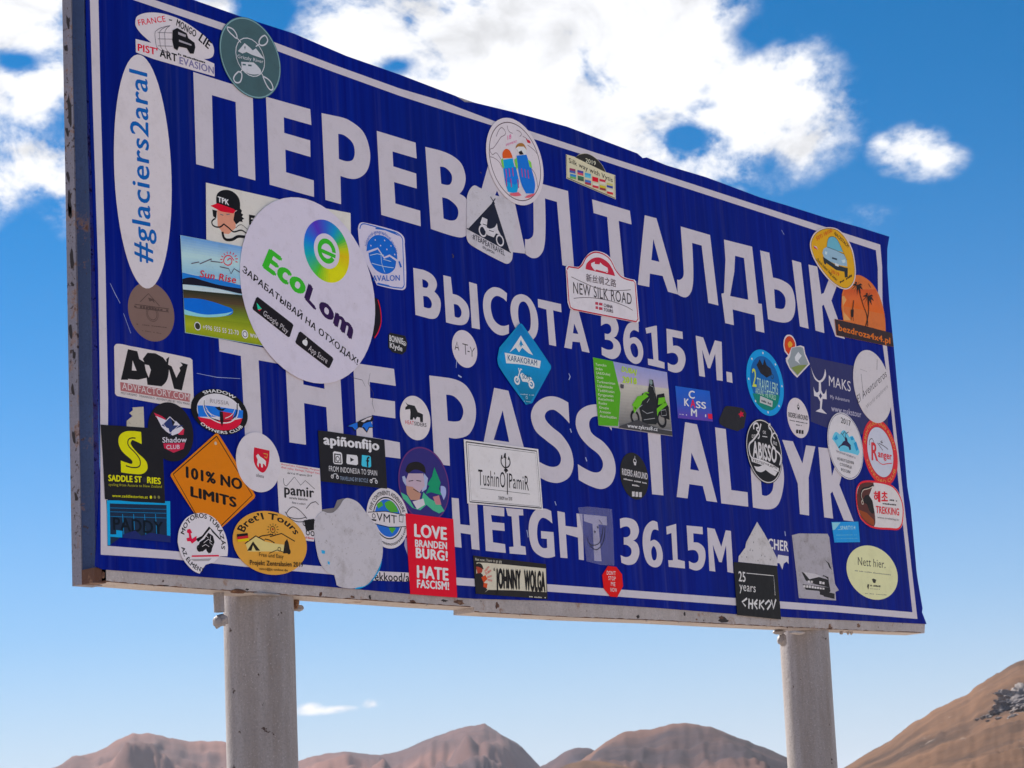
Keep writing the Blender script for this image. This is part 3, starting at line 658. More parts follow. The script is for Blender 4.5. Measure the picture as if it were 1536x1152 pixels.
# ------------------------------------------------------------------ painted letters, each a part of the panel
LET = [
('a','50 92;505 235;527 925;397 890;375 322;193 270;208 835;72 800'),
('a','608 282;948 378;957 500;745 440;748 560;947 618;950 745;757 688;762 862;975 925;977 1052;637 958'),
('a','1035 408;1150 432;1250 465*;1360 560*;1408 720*;1385 850*;1300 912*;1180 890;1185 1108;1065 1075|1163 567;1215 582*;1275 640*;1290 710*;1275 765*;1230 778*;1168 760'),
('b','435 237;733 328;742 450;556 395;562 510;738 565;742 680;568 630;578 795;768 850;773 970;470 882'),
('b','808 360;900 382;1010 425*;1085 490*;1117 590*;1105 670*;1070 722;1120 755*;1155 830*;1160 940*;1130 1030*;1090 1055*;1020 1045*;850 990|920 512;965 522*;1008 570*;1012 620*;990 652*;930 642|937 748;990 765*;1050 820*;1062 870*;1045 915*;1005 926*;948 910'),
('c','95 130;185 160;352 925;247 912;205 760;30 715;-20 850;-100 822|130 440;162 520;105 500'),
('c','408 370;675 443;722 1040;632 1012;590 527;498 500;502 760*;488 890*;450 948*;400 958*;345 925;345 812;375 812*;405 785*;411 720'),
('c','860 507;1150 595;1163 700;1064 672;1112 1170;1014 1140;976 643;872 612'),
('d','118 188;195 208;338 710;272 692;236 588;152 572;148 660;73 645|175 345;215 495;162 483'),
('d','355 262;548 318;603 782;537 765;493 388;430 370;438 600*;425 690*;390 728*;335 710;332 612;352 612*;372 590*;374 540'),
('d','640 348;825 395;865 768;888 772;906 962;850 948;842 845;697 808;705 912;648 898;623 705;640 700;650 480|713 455;772 470;800 745;680 720;708 560'),
('d','878 420;938 435;962 598;1030 620*;1085 665*;1108 750*;1105 830*;1080 880*;1030 895*;930 872|970 675;1010 688*;1040 725*;1045 770*;1030 803*;978 798'),
('d','1088 483;1147 500;1197 935;1140 920'),
('M','470 437;545 455;578 690;600 680;690 440;770 460;665 745;780 1072;700 1050;600 780;585 790;605 1022;530 1000'),
('e','58 35;100 43;145 68*;163 105*;152 140;177 175*;178 220*;162 255*;130 260;68 243|98 85;115 92*;125 105*;120 122*;100 120|102 160;125 165*;140 190*;135 212*;105 208'),
('I','20 225;68 237;80 345;130 365*;175 415*;187 480*;170 530*;130 545*;38 527|87 410;115 418*;135 450*;135 480*;120 497*;93 490'),
('I','185 268;235 283;255 572;203 562'),
('I','428 342;380 308*;330 305*;285 350*;275 430*;295 520*;340 585*;390 610*;440 598;440 542;390 548*;345 510*;325 440*;330 385*;360 358*;400 372*;425 395'),
('I','450 440*;470 370*;520 347*;575 375*;615 450*;628 540*;615 610*;575 645*;520 610*;470 540*|500 440*;515 400*;545 398*;570 440*;580 510*;575 570*;552 590*;525 570*;503 510*'),
('I','625 377;773 410;777 463;723 450;743 680;698 670;680 445;628 430'),
('I','835 440;885 450;957 722;908 712;895 655;847 650;842 698;795 688|858 535;885 602;850 597'),
('I','1030 490;1075 480*;1120 500*;1142 560*;1130 610*;1110 625;1145 655*;1157 700*;1140 745*;1100 762*;1035 735;1033 685;1075 702*;1105 695*;1108 668*;1090 645*;1055 638;1053 598;1080 600*;1095 580*;1090 550*;1065 535*;1030 550'),
('K','332 22;300 12*;260 30*;237 90*;235 160*;255 235*;300 278*;340 272*;361 220*;350 150*;315 112*;275 118;278 85*;300 65*;332 78|280 165*;305 150*;325 180*;328 225*;310 240*;288 215*'),
('K','375 52;437 37;448 37;458 258;497 272;498 312;393 287;390 247;427 253;413 80;382 87'),
('K','510 55;612 75;615 122;548 108;552 165;590 170*;622 205*;632 260*;610 320*;570 337*;520 322;518 272;555 288*;582 270*;582 235*;560 212*;515 215'),
('K','697 100;745 112;785 228;820 130;863 140;870 390;832 385;822 215;790 310;775 308;738 190;757 365;720 358'),
('K','893 330;928 337;933 403;897 395'),
('f','30 30;395 105;400 180;260 155;285 660;185 640;158 130;35 105'),
('f','415 170;512 180;518 295;640 320;632 220;730 235;750 600;660 590;650 425;522 402;533 642;438 628;418 230'),
('f','805 170;1040 205;1050 303;900 280;903 372;1045 392;1048 490;912 470;918 600;1073 628;1077 722;830 690'),
('F','1040 355;1160 370;1270 415*;1330 520*;1335 640*;1295 730*;1220 758*;1165 752;1172 933;1073 920|1148 478;1200 490*;1245 540*;1258 590*;1240 640*;1205 650*;1158 645'),
('g','388 45;470 62;600 540;300 500|437 175;475 358;385 345'),
('g','815 130;745 97*;680 100*;620 145*;600 210*;625 290*;690 350*;750 400*;773 450*;760 490*;715 500*;645 470;650 560;700 585*;760 592*;820 560*;845 490*;830 400*;780 320*;710 260*;680 215*;695 180*;740 175*;822 250'),
('g','1060 150;990 140*;920 150*;870 190*;858 255*;880 320*;930 380*;990 430*;1015 480*;1000 525*;955 530*;870 485;875 575;940 610*;1010 628*;1065 595*;1088 520*;1070 430*;1020 360*;950 305*;935 250*;955 215*;1000 215*;1065 292'),
('g','1180 215;1395 250;1395 300;1345 292;1363 665;1298 658;1272 285;1185 270'),
('h','305 105;385 120;522 648;450 638;425 538;333 525;322 622;248 612|348 312;400 435;340 425'),
('h','508 140;580 152;618 565;728 580;733 678;550 655'),
('h','735 180;800 190;900 250*;955 350*;975 480*;960 600*;930 670*;880 695*;765 683|800 280;860 320*;900 400*;905 500*;895 570*;860 603*;826 598'),
('h','963 225;1035 235;1100 385;1125 262;1187 270;1142 480;1145 738;1083 728;1068 520'),
('h','1208 275;1280 283;1300 470;1340 330;1400 340;1350 530;1448 778;1380 770;1303 575;1290 590;1308 758;1248 750'),
('G','1183 455;1228 460;1238 625;1300 632;1290 480;1345 480;1362 790;1312 783;1305 690;1240 680;1247 775;1197 768'),
('J','190 505;325 520;325 575;240 565;247 610;325 618;328 668;248 660;253 740;330 752;335 808;207 795'),
('J','335 520;445 530;447 568;418 568;430 762;460 768;465 820;360 812;357 770;385 768;372 575;348 570'),
('J','625 540;585 525*;530 530*;490 590*;482 680*;505 780*;550 825*;600 840*;650 830;640 675;560 668;562 715;598 718;600 775;570 775*;545 745*;535 680*;545 610*;575 583*;633 620'),
('J','665 540;712 550;717 635;793 645;787 555;825 560;835 855;803 850;797 710;720 688;730 842;685 838'),
('J','833 560;980 575;983 632;928 625;948 862;902 858;890 622;835 605'),
('J','1065 590;1110 583*;1165 605*;1187 660*;1175 710*;1150 728;1180 755*;1190 810*;1165 870*;1120 885*;1075 870;1070 822;1105 835*;1135 820*;1138 785*;1115 760*;1090 755;1090 708;1115 705*;1132 685*;1130 655*;1110 638*;1068 650'),
('J','1305 612;1270 603*;1230 640*;1212 700*;1215 790*;1240 870*;1285 900*;1325 885*;1340 830*;1325 760*;1290 725*;1260 735;1265 690*;1280 660*;1312 665|1268 785*;1283 765*;1300 800*;1298 845*;1280 855*;1268 825*'),
('J','1362 640;1425 622;1435 850;1480 862;1482 908;1378 897;1375 855;1405 855;1395 680;1365 690'),
('h','315 805;423 815;425 865;360 858;362 920;400 925*;435 960*;443 1020*;425 1085*;385 1110*;333 1095;330 1045;365 1060*;392 1045*;395 1005*;375 975*;325 975'),
('h','455 820;505 828;550 950;580 838;615 842;632 1128;592 1120;582 940;553 1055;535 1052;492 935;510 1118;470 1112'),
]
for blk, spec in LET:
    m = MB(); m.flat([smooth(parse(blk, l), True, 7) for l in spec.split('|')], -.0003)
    m.build('letter', M_WHITE, panel)
# dents, scratches and nail heads on the sheet
rnd = random.Random(11)

# ------------------------------------------------------------------ stickers
K_, W_ = '1A181D', 'B6ADB6'
# motorcycle seen from the side, drawn in a small frame and mapped onto any sticker
def bike(s, col, x, y, w, h, tilt=0.0, bg=None, flip=False, slim=1.0):
    """x,y = left wheel contact in block units, w wheelbase, h height, tilt = vertical drop over w"""
    def q(a, b):
        a = 1 - a if flip else a
        return (x + a * w, y + tilt * a - b * h)
    def path(pts): return ';'.join('%.2f %.2f' % q(a, b) + ('*' if st else '') for a, b, st in pts)
    r = .24 * h
    for a in (0.0, 1.0):
        c = q(a, .24); s.circ(col, c[0], c[1], r * .86, h * .1 * slim, 'emblem'); s.disc(col, c[0], c[1], r * .25, 'emblem')
    s.p(col, path([(.12, .5, 0), (.3, .3, 0), (.62, .26, 0), (.72, .42, 0), (.8, .62, 0), (.66, .78, 1), (.5, .72, 1), (.3, .62, 0), (.05, .66, 0), (-.05, .56, 0)]))
    s.l(col, path([(1.0, .24, 0), (.82, .8, 0), (.74, 1.0, 0), (.66, .96, 0)]), h * .07, 'emblem')
    s.l(col, path([(0, .24, 0), (.3, .34, 0)]), h * .08, 'emblem')
    s.l(col, path([(.84, .78, 0), (.9, 1.02, 0)]), h * .06, 'emblem')
def box_icon(s, col, x, y, w, h, dy=0, name='icon'):
    s.p(col, '%g %g;%g %g;%g %g;%g %g' % (x, y, x + w, y + dy, x + w, y + h + dy, x, y + h), name)

# 1 France - Mongolie
s = Sticker('oval_sticker', 'white oval and banner sticker with red and black FRANCE MONGOLIE lettering, top left', 'A', 0, W_,
            '523 150;535 105*;600 82*;700 88*;820 130*;940 210*;1010 275*;1026 320*;1015 365*;960 378;1028 408;1030 490;640 378;527 335;525 250;627 275;560 215*;530 175*')
s.t('B02038', 'FRANCE', 545, 165, 718, 138, 45, .01, up=(536, 128)).t(K_, '-', 738, 142, 758, 146, 45, .01)
s.t(K_, 'MONGO', 783, 162, 908, 240, 42, .03, up=(790, 122)).t(K_, 'LIE', 925, 256, 990, 316, 42, .03, up=(948, 214))
s.t('B02038', "PIST'", 538, 325, 665, 355, 44, .03).t(K_, 'ART', 678, 362, 790, 398, 48, .03).t('6A6488', 'EVASION', 805, 408, 1025, 474, 44, .02)
s.dash(K_, 795, 352, 970, 408, 12, 16)
for k in (.35, .7, 1): s.l('5A5560', '745 165;%g 200*;%g 255*;%g 310*;745 342' % (745 - 92 * k, 745 - 95 * k, 745 - 80 * k), 3)
for yy in (200, 240, 285): s.l('5A5560', '665 %g;760 %g' % (yy + 10, yy + 12), 3)
s.p(K_, '760 195;790 180;850 215;860 245;900 275;905 305;895 345;872 345;850 310;800 300;790 325;768 310;758 262', 'jeep')
s.p('8A8490', '795 205;845 225;842 240;796 222/800 255;880 285;880 295;800 268', 'jeep')
s.done()
# 2 kayak club
s = Sticker('round_sticker', 'grey green round sticker with two crossed kayak paddles and a white mountain', 'A', 1, '3B5259', 'c 1052 122 1462 622', amount=.5)
s.ring('6C8790', .955, .985).circ('A9A9B4', 1255, 368, 118, 5)
for pts in ('1108 175;1150 195*;1170 245*;1140 225*;1112 195*;1108 175', '1350 228;1366 262*;1340 292*;1312 282*;1322 245*;1350 228', '1180 460;1200 475*;1190 525*;1160 528*;1148 500*;1180 460', '1335 490;1380 520*;1400 565*;1385 578*;1360 548*;1335 490'): s.l('A9A9B4', pts, 8)
s.l('A9A9B4', '1165 240;1195 275/1312 285;1290 300/1190 465;1205 445/1325 470;1340 495', 6)
s.p('A9A9B4', '1175 330;1218 278;1250 305;1270 325;1290 312;1345 380;1300 365;1262 352;1230 335;1205 345').p('3B5259', '1215 300;1225 300;1220 322')
s.t('A9A9B4', 'Grizzly River', 1172, 372, 1338, 408, 22).p('A9A9B4', '1195 398;1275 402;1320 450*;1318 475;1260 478*;1200 452').p('3B5259', '1205 410;1225 412;1225 422;1205 420/1240 415;1262 417;1262 428;1240 425').done()
# 3
s = Sticker('oval_sticker', 'tall white oval sticker reading #glaciers2aral in blue up the left edge of the sign', 'px', 0, W_, 'q 171 80 257.5 431')
s.t('1C4F92', '#glaciers2aral', 226, 396, 220, 110, 20, .016, up=(199, 391)).done()
# 4
s = Sticker('round_sticker', 'brown kraft paper round sticker with faint mountain print, below the tall white oval', 'B', -.5, '6A5450', 'c 476 700 778 1073', amount=.2)
s.l('4A3A38', '555 822;608 770;680 850/520 838;740 868/525 860;738 888', 5).p('4A3A38', '605 795;640 805;648 832;632 815;615 820').dash('4A3A38', 515, 858, 738, 884, 16, 12).circ('4A3A38', 632, 900, 38, 4).circ('4A3A38', 632, 900, 48, 3)
s.dash('4A3A38', 530, 968, 725, 990, 6, 16).dash('4A3A38', 565, 1008, 690, 1028, 5, 12).done()
# 5 man with cap
s = Sticker('rectangular_sticker', 'white sticker with drawn man in black and red TPK cap with long curling moustache', 'B', 0, 'B8B2B0', '975 60;1480 175;1900 255;1905 640;1500 550;978 425')
s.p('C08070', '1045 235;1160 255;1165 350;1120 390;1085 385;1050 340', 'face').p(K_, '1015 232;1045 240;1040 290;1020 275/1158 250;1192 225;1205 240;1200 255;1213 265;1204 278;1220 292;1206 298;1210 312;1190 310;1168 328;1150 300', 'hair')
s.p(K_, '1042 200;1045 135*;1085 108*;1140 115*;1185 160*;1192 235;1160 240;1100 215', 'cap').p('B01830', '1003 208;1050 192;1150 228;1165 240;1150 258;1070 245', 'cap_peak')
s.t('D8D4D8', 'TPK', 1050, 182, 1122, 205, 34, .04)
s.l(K_, '1088 325;1060 345*;1020 335*;1012 310*;1035 290/1088 325;1120 350*;1150 375*;1200 365*;1235 385*', 8).l(K_, '1080 375;1095 420*;1140 425*;1180 405*;1235 410*', 16).l(K_, '1165 350;1200 330*;1240 360*', 3)
s.p(K_, '1250 265;1290 272;1280 288;1262 285;1262 295;1285 300;1262 308;1262 330;1250 330/1360 210;1378 214;1374 228;1360 225').l('6A6068', '1065 262;1085 270/1105 265;1125 262', 5).done()
# 6 Sun Rise
s = Sticker('picture_sticker', 'landscape sticker with blue lake, snowy mountains and red Sun Rise lettering', 'B', 1, '8FA8C8', '808 397;1200 470;1400 505;1420 1120;1330 1105;838 1022')
s.grad('810 399;1398 508;1400 700;820 640', ['5F86BE', '9FB6D8', '7FA2D0']).p('2C67B0', '819 636;900 655*;1000 670*;1200 720;1395 745;1400 790;820 700', 'picture')
s.p('1E1A2C', '820 678;880 668*;960 690*;1050 715*;1200 740;1395 770;1395 800;1180 770;1050 740*;940 722*;822 712', 'picture').p('A8B4CC', '822 712;940 728*;1060 745*;1160 775;1130 790;1000 765*;824 745', 'picture')
s.grad('824 745;1400 800;1405 1000;834 915', ['2C3426', '4A3A28', '5C6A2C', '7C8830']).p('1F5CB4', '828 800;950 808*;1090 850*;1145 885*;1090 915*;960 922*;834 905', 'picture').p('7FB0D8', '832 872;960 905*;1090 898*;1145 885;1090 915*;960 922*;834 905', 'picture')
s.grad('834 908;1412 985;1420 1118;840 1020', ['6E7A2C', '8E9238', '77822E'])
s.l('C03040', '1108 560;1130 548*;1135 575*;1110 590*;1085 570*;1095 535*;1125 530*;1150 560*', 6)
for a in range(10):
    t = math.radians(-200 + a * 24); s.l('C03040', '%g %g;%g %g' % (1118 + 42 * math.cos(t), 556 + 40 * math.sin(t), 1118 + 56 * math.cos(t), 556 + 54 * math.sin(t)), 5)
s.l('4A3C50', '875 580;925 570;930 582;1005 550;1000 565;1062 572/1058 600;1115 612;1130 645;1150 612;1200 645', 5).t('B02838', 'Sun Rise', 928, 665, 1160, 705, 42, up=(935, 622))
s.disc('C4BCC8', 915, 980, 27).disc('3A3A30', 915, 980, 21).disc('C4BCC8', 1218, 1032, 27).circ('3A3A30', 1218, 1032, 17, 4)
s.t('C4BCC8', '+996 555 55 22-70', 948, 1000, 1178, 1038, 30, .01).t('C4BCC8', 'www.', 1250, 1050, 1330, 1066, 24, ref='x').done()
# 8 peeking round
s = Sticker('round_sticker', 'black round sticker with thin red rim, almost hidden behind the big white round one', 'E', 0, '1E1820', '900 715;968 722*;985 790*;988 865*;970 930*;940 980')
s.l('C02838', '966 725;982 790*;986 865*;968 930*;944 968', 6, 'rim').done()
# 7 Ecolom
s = Sticker('round_sticker', 'very large white round sticker with rainbow ring, green e and EcoLom lettering', 'E', 2, 'B3ABC6', 'c 77 88 970 1240')
c0 = P('E', 632, 415); r0 = (P('E', 632, 415 + 190) - c0).length * 1.04
s.ring('blend', .56, 1.0, c0, r0, 'rainbow_ring', colors=lambda t: wheelcol(t), n=64)
s.ring('3F9838', .24, .40, c0, r0 * 1.0, 'letter_e', a0=35, a1=360).p('3F9838', '590 395;690 440;686 462;586 418', 'letter_e')
s.t('3F9838', 'Eco', 217, 510, 480, 705, 100, .055, up=(262, 400)).t('2A1440', 'L', 487, 712, 560, 792, 100, .055, up=(515, 622)).t('2A1440', 'om', 575, 792, 790, 980, 100, .055, ref='x', up=(592, 722))
s.t(K_, 'ЗАРАБАТЫВАЙ НА ОТХОДАХ!', 90, 545, 828, 1145, 44, .02, up=(98, 508))
s.p('201A20', '178 716;190 708;410 878;418 890;395 962;385 966;160 790;156 778', 'badge').p('201A20', '452 935;465 930;668 1095;674 1108;650 1160;640 1164;436 1008;430 996', 'badge')
s.p('3AA88A', '182 745;215 785;190 790').p('B03040', '190 790;215 785;200 800')
s.t('A8A0A8', 'Google Play', 222, 822, 378, 945, 30, 0, up=(232, 792)).t('A8A0A8', 'App Store', 512, 1048, 630, 1135, 30, 0, up=(522, 1016)).p('C4BCC8', '480 985;500 982*;508 1000*;500 1022*;482 1012*;474 998*/492 978;502 968;500 978', 'icon').done()
# 9 Avalon
s = Sticker('square_sticker', 'white rounded square sticker with blue globe and mountain zigzag, beside the largest round sticker', 'E', 0, 'B0A8BC', '838 270;850 235*;880 230*;1085 285*;1130 320*;1137 370;1145 640*;1120 662*;960 630;850 400')
s.l('24509E', '850 270;862 242*;890 240;1075 292;1118 325*;1125 370;1134 630;1118 650*;960 622', 6, 'border').p('24509E', '950 262;1060 285;1110 320;1085 310;1010 280;950 272/965 615;1040 632;1035 640;965 624', 'border')
s.p('2456A8', '892 415;905 350*;950 312*;1010 320*;1060 365*;1085 420*;1090 468;1040 435;1005 450;965 390').p('2456A8', '905 425;965 402;1005 462;1040 448;1082 478;1070 530*;1020 560*;960 540*;920 490*')
s.l('A8B4D0', '915 440;960 430;1005 440/1000 465;1050 480/925 490;1000 510*;1065 520/985 420;990 490*;1010 550', 3)
for x, y in ((920, 378), (948, 342), (982, 378), (1008, 345), (1022, 402), (1048, 380), (1072, 435)): s.disc('B0A8BC', x, y, 5)
s.arc('24509E', 'historical-geographical society', -168, -12, .99, .16, c=P('E', 990, 435), r=(P('E', 990, 568) - P('E', 990, 435)).length)
s.t('24509E', 'AVALON', 930, 606, 1105, 602, 36).p('24509E', '1095 480;1105 478;1118 515;1108 520').done()
# 16 Bonnie
s = Sticker('badge_sticker', 'small black eight sided sticker reading BONNIE & Klyde in white', 'E', 0, '26252A', '1033 950;1045 935;1140 955;1155 1000;1145 1055;1120 1075;1060 1060;1033 1030')
s.t('B8B4BA', 'BONNIE', 1040, 988, 1128, 1010, 38, .03).t('B8B4BA', 'Klyde', 1042, 1030, 1122, 1055, 34, .02).circ('B8B4BA', 1136, 1005, 13, 3).t('B8B4BA', '&', 1130, 1012, 1142, 1014, 14).done()
# 10 snowboards
s = Sticker('oval_sticker', 'white round sticker with childlike drawing of two upright snowboards, on the top border', 'H', 1, 'B8AEB8', 'c 372 125 752 665')
s.ring('4A3840', .885, .905, name='border')
s.l('6A5A66', '440 235;460 190*;480 180*;500 215*;470 240*;450 270*;420 310*;400 320*;415 350*;440 340*;470 380*/510 165;520 200*;545 215/570 195;600 215*;590 235/640 290;680 320*;700 345/400 365;430 375*;460 400*;480 440', 3.5)
s.l('6A5A66', '655 430;690 480*;705 560/610 235;635 250*;640 265*', 3.5).t('B85A88', 'SNOWBORD', 502, 297, 572, 272, 14, .01).t('B85A88', '18', 512, 258, 536, 248, 28).p('A02838', '630 250;655 262;660 280;640 275')
s.p('C05030', '482 375;480 340*;500 315*;525 325*;545 372', 'snowboard').p('2C84C4', '478 385;545 375;560 440*;585 520*;580 560;570 600;515 590;495 520*', 'snowboard').p('2866B8', '488 440;565 430;585 520;560 545;495 520', 'snowboard')
s.p('C4BCC0', '565 310;580 285*;610 280*;632 320;625 355;590 350', 'hood').p('8A6038', '562 312;575 285*;610 280*;635 322;615 300;580 300', 'hair').p('2A2024', '582 335;600 325;615 350;590 352', 'face')
s.p('2860B0', '570 358;632 352;650 400*;670 460*;688 540*;680 600;630 600;600 540*;580 450*', 'snowboard').p('6FA850', '470 385;482 375;490 440;478 430/555 385;570 372;578 430;568 450/640 380;662 400;668 440;652 430', 'arm')
for x, y in ((500, 445), (520, 440), (542, 435), (600, 440), (620, 445), (640, 450), (500, 500), (530, 505), (575, 510)): s.l('A03868', '%g %g;%g %g' % (x, y, x + 6, y + 55), 6)
s.p('C05868', '525 600;580 592;600 612;560 618*;530 612/640 612;690 598;680 612;650 628;620 628', 'snowboard').done()
# 11 Silk way with Vytis
s = Sticker('plate_sticker', 'small cream plate sticker with flags and Silk way with Vytis under a dark 2019 arch', 'H', 0, 'B4AC98', '890 348;952 366;985 345*;1030 345*;1080 372*;1120 415*;1145 462;1205 482;1208 636;893 502')
s.p('35322F', '948 368;985 348*;1030 346*;1080 374*;1120 417*;1143 463', 'arch').l('5A5448', '893 352;897 498;1204 630;1201 486', 5, 'border').t('C0B8A8', '2019', 1015, 398, 1080, 420, 26, .01)
s.t('38342E', 'Silk way with Vytis', 908, 400, 1188, 528, 30, .01)
FL = [(912, 435, '7A3050', '405090'), (962, 448, '403C80', 'A84858'), (1010, 465, '4A8CB0', '5FA0B8'), (1057, 490, 'B02030', 'B02030'), (1103, 505, 'A83040', 'B8B0A8'), (1150, 530, 'A8A068', '303A88'),
      (915, 472, '3A70A8', '60905A'), (964, 485, '38604C', '3C4C40'), (1010, 510, '4060A0', '8A3848'), (1058, 530, 'C0B8B0', 'A83040'), (1104, 545, 'B0A040', '783038'), (1150, 570, 'C0B8B0', 'A83038')]
for x, y, a, b in FL:
    s.p(a, '%g %g;%g %g;%g %g;%g %g' % (x, y, x + 38, y + 9, x + 38, y + 24, x, y + 15), 'flag').p(b, '%g %g;%g %g;%g %g;%g %g' % (x, y + 15, x + 38, y + 24, x + 38, y + 38, x, y + 29), 'flag')
s.done()
# 12 tent
s = Sticker('tent_sticker', 'translucent white rounded sticker with dark tent triangle and white motorcycle', 'H', .5, 'A9A3AE', '255 620;272 575*;300 548*;330 560;440 612;530 645*;552 680*;560 740;545 1010*;525 1045*;495 1045*;290 935*;258 900*;252 840', amount=.6)
s.p('23253A', '425 650;530 975;262 825').l('23253A', '405 620;432 665/435 632;415 662/252 822;535 978', 6)
s.circ('B4AEB8', 355, 840, 32, 9).circ('B4AEB8', 465, 900, 32, 9).p('B4AEB8', '338 790;352 750;385 765;380 815;400 825*;430 815*;445 790;452 830;470 865;440 855;425 880;385 865;360 820').l('23253A', '355 795;385 805/395 835;425 845', 4)
s.t('23253A', '#TEAPEATRAVEL', 290, 888, 495, 998, 34, .01).t('23253A', 'EN JAPON', 355, 950, 428, 988, 16, .01).done()
# 13 New silk road
s = Sticker('plate_sticker', 'white rally plate sticker with red rim, old racing car and NEW SILK ROAD lettering', 'I', 1, 'BAB2BC', '800 175;812 163;860 172;890 168*;920 120*;955 82*;1000 72*;1060 92*;1100 135*;1135 210*;1180 240*;1240 255;1250 268;1272 520;1262 532;850 450*;825 438;812 400')
s.l('98283A', '808 190;818 172;880 182;905 160*;935 108*;985 80*;1040 92*;1085 128*;1120 195*;1160 240*;1232 262;1243 275;1262 508;1250 524;850 445;830 432;820 390;806 195', 7, 'border')
s.p('A02A3C', '926 188;935 150*;975 118*;1020 115*;1070 145*;1100 190*;1115 232', 'dome').p('BAB2BC', '962 150;985 140;985 155;1015 158;1020 145;1035 160;1068 180;1068 200;1050 205;975 185;962 165', 'racing_car').circ('BAB2BC', 985, 182, 11, 5, 'racing_car').circ('BAB2BC', 1060, 195, 13, 5, 'racing_car')
s.t('4A3C44', '新丝绸之路', 930, 262, 1122, 300, 38).t('3A3036', 'NEW SILK ROAD', 848, 342, 1222, 415, 62, .0, up=(846, 270))
s.l('4A4048', '835 237;900 268*;1000 310*;1100 325*;1215 320/850 375;950 370*;1080 390*;1180 425*;1228 452', 3)
s.p('98384A', '988 398;1006 400;1006 418;988 414/1012 402;1034 406;1034 422;1012 418/990 425;1006 428;1006 444;990 442/1012 430;1034 434;1034 450;1012 448').t('4A3C44', 'CHINA', 1042, 428, 1100, 440, 20, .03).t('4A3C44', 'TOURS', 1042, 456, 1102, 468, 20, .03).done()
# 14 orange car
s = Sticker('oval_sticker', 'orange yellow oval sticker with blue rounded car, on the top right border', 'M', 1, 'B8A8A8', '480 300*;480 240*;515 170*;580 130*;650 120*;720 140*;790 210*;840 310*;862 420*;868 520*;850 600*;800 648*;740 642*;660 590*;580 500*;510 390*')
s.p('BF8A2C', '490 300*;490 245*;523 180*;585 140*;650 131*;715 150*;780 217*;830 315*;852 420*;858 520*;841 592*;796 637*;742 630*;666 580*;588 492*;520 385*', 'field').l('3A3028', '490 300;490 245*;523 180*;585 140*;650 131*;715 150*;780 217*;830 315*;852 420*;858 520*;841 592*;796 637*;742 630*;666 580*;588 492*;520 385*;490 300', 3)
s.p('5F93A8', '620 285;635 215*;665 200*;700 215*;735 275;760 335;700 320', 'car').p('8098AC', '583 340;592 305;620 288;700 315;765 350;790 400;795 455;700 440;600 385', 'car').p('2A3038', '585 370;690 440;800 470;798 545;775 550;770 500;700 485;615 425;612 440;598 430', 'car').l('2A3038', '620 285;635 215*;665 200*;700 215*;735 275;765 345;790 400/620 288;700 318;765 350', 3)
s.p('A8B4BC', '605 325;625 330;620 355;603 350/745 400;775 395;780 420;755 425', 'headlamp').p('2A3848', '665 375;708 388;706 402;664 390', 'grille').p('B4B4B8', '690 425;722 436;720 458;690 446', 'number_plate')
s.t('A84028', '50TI 18100', 535, 235, 668, 160, 30, up=(525, 205)).t('2E2820', 'NACESTACH', 682, 180, 800, 295, 20, .01, up=(692, 158)).t('A84028', '2019', 655, 508, 725, 540, 30).t('2E2820', 'Dokola kolem! Svety sumec', 530, 400, 700, 580, 22, up=(545, 385))
s.p('A83040', '505 278;545 312;512 300').p('A8A0B0', '505 278;530 285;545 312;520 290').dash('2E2820', 730, 600, 835, 540, 20, 8).done()
# 15 bezdroza
s = Sticker('cut_out_sticker', 'orange sunset sticker with palm and giraffe silhouettes over a dark bezdroza4x4.pl strip', 'M', .5, 'B06038', '752 690;770 640*;810 580*;865 530*;920 535*;1000 590*;1060 680*;1100 790*;1120 900*;1125 1018;1180 1025;1195 1140;1130 1130;705 1042;690 903;765 915;748 800', amount=.4)
s.grad('770 650;1040 650;1112 860;752 790', ['A84A2C', 'B85A34', 'B8582C']).p('C4865A', '752 710;770 705;790 740;762 790;765 840;830 915;768 912', 'picture').p('3A2628', '690 903;960 965;1178 1022;1195 1140;1130 1130;706 1042', 'strip')
s.t('B4602C', 'bezdroza4x4.pl', 722, 1000, 1165, 1115, 52, .03)
for cx, cy in ((880, 620), (972, 715)):
    for a in range(9):
        t = math.radians(a * 40 + 10); x, y = cx + 52 * math.cos(t), cy + 60 * math.sin(t) + 12; s.p('241A18', '%g %g;%g %g;%g %g;%g %g' % (cx - 5, cy - 4, (cx + x) / 2 + 8, (cy + y) / 2 - 12, x, y + 12, (cx + x) / 2 - 3, (cy + y) / 2 + 8), 'palm')
s.l('241A18', '890 640;930 780*;962 870*;970 965/978 740;975 860*;952 965', 8, 'palm').l('241A18', '850 740;842 780;835 860', 7, 'giraffe').p('241A18', '845 735;858 748;850 760;842 755/822 830;845 815;850 850;840 885;825 885/', 'giraffe') if False else s.l('241A18', '890 640;930 780*;962 870*;970 965/978 740;975 860*;952 965', 8, 'palm').l('241A18', '850 745;840 830', 8, 'giraffe')
s.p('241A18', '825 825;850 820;848 880;840 890;826 880', 'giraffe').l('241A18', '832 880;826 915/845 880;846 920', 4, 'giraffe').l('241A18', '975 600;985 620;995 635', 5, 'bird').done()
# 17
s = Sticker('round_sticker', 'small plain white round sticker reading A T-Y in thin black letters', 'F', 0, 'B2A8B4', 'c 1183 68 1348 303')
s.l(K_, '1203 190;1216 140;1228 196/1208 175;1225 180/1250 152;1285 162/1268 158;1272 222/1283 200;1297 204/1300 172;1312 205;1328 180/1312 205;1312 235', 5, 'lettering').done()
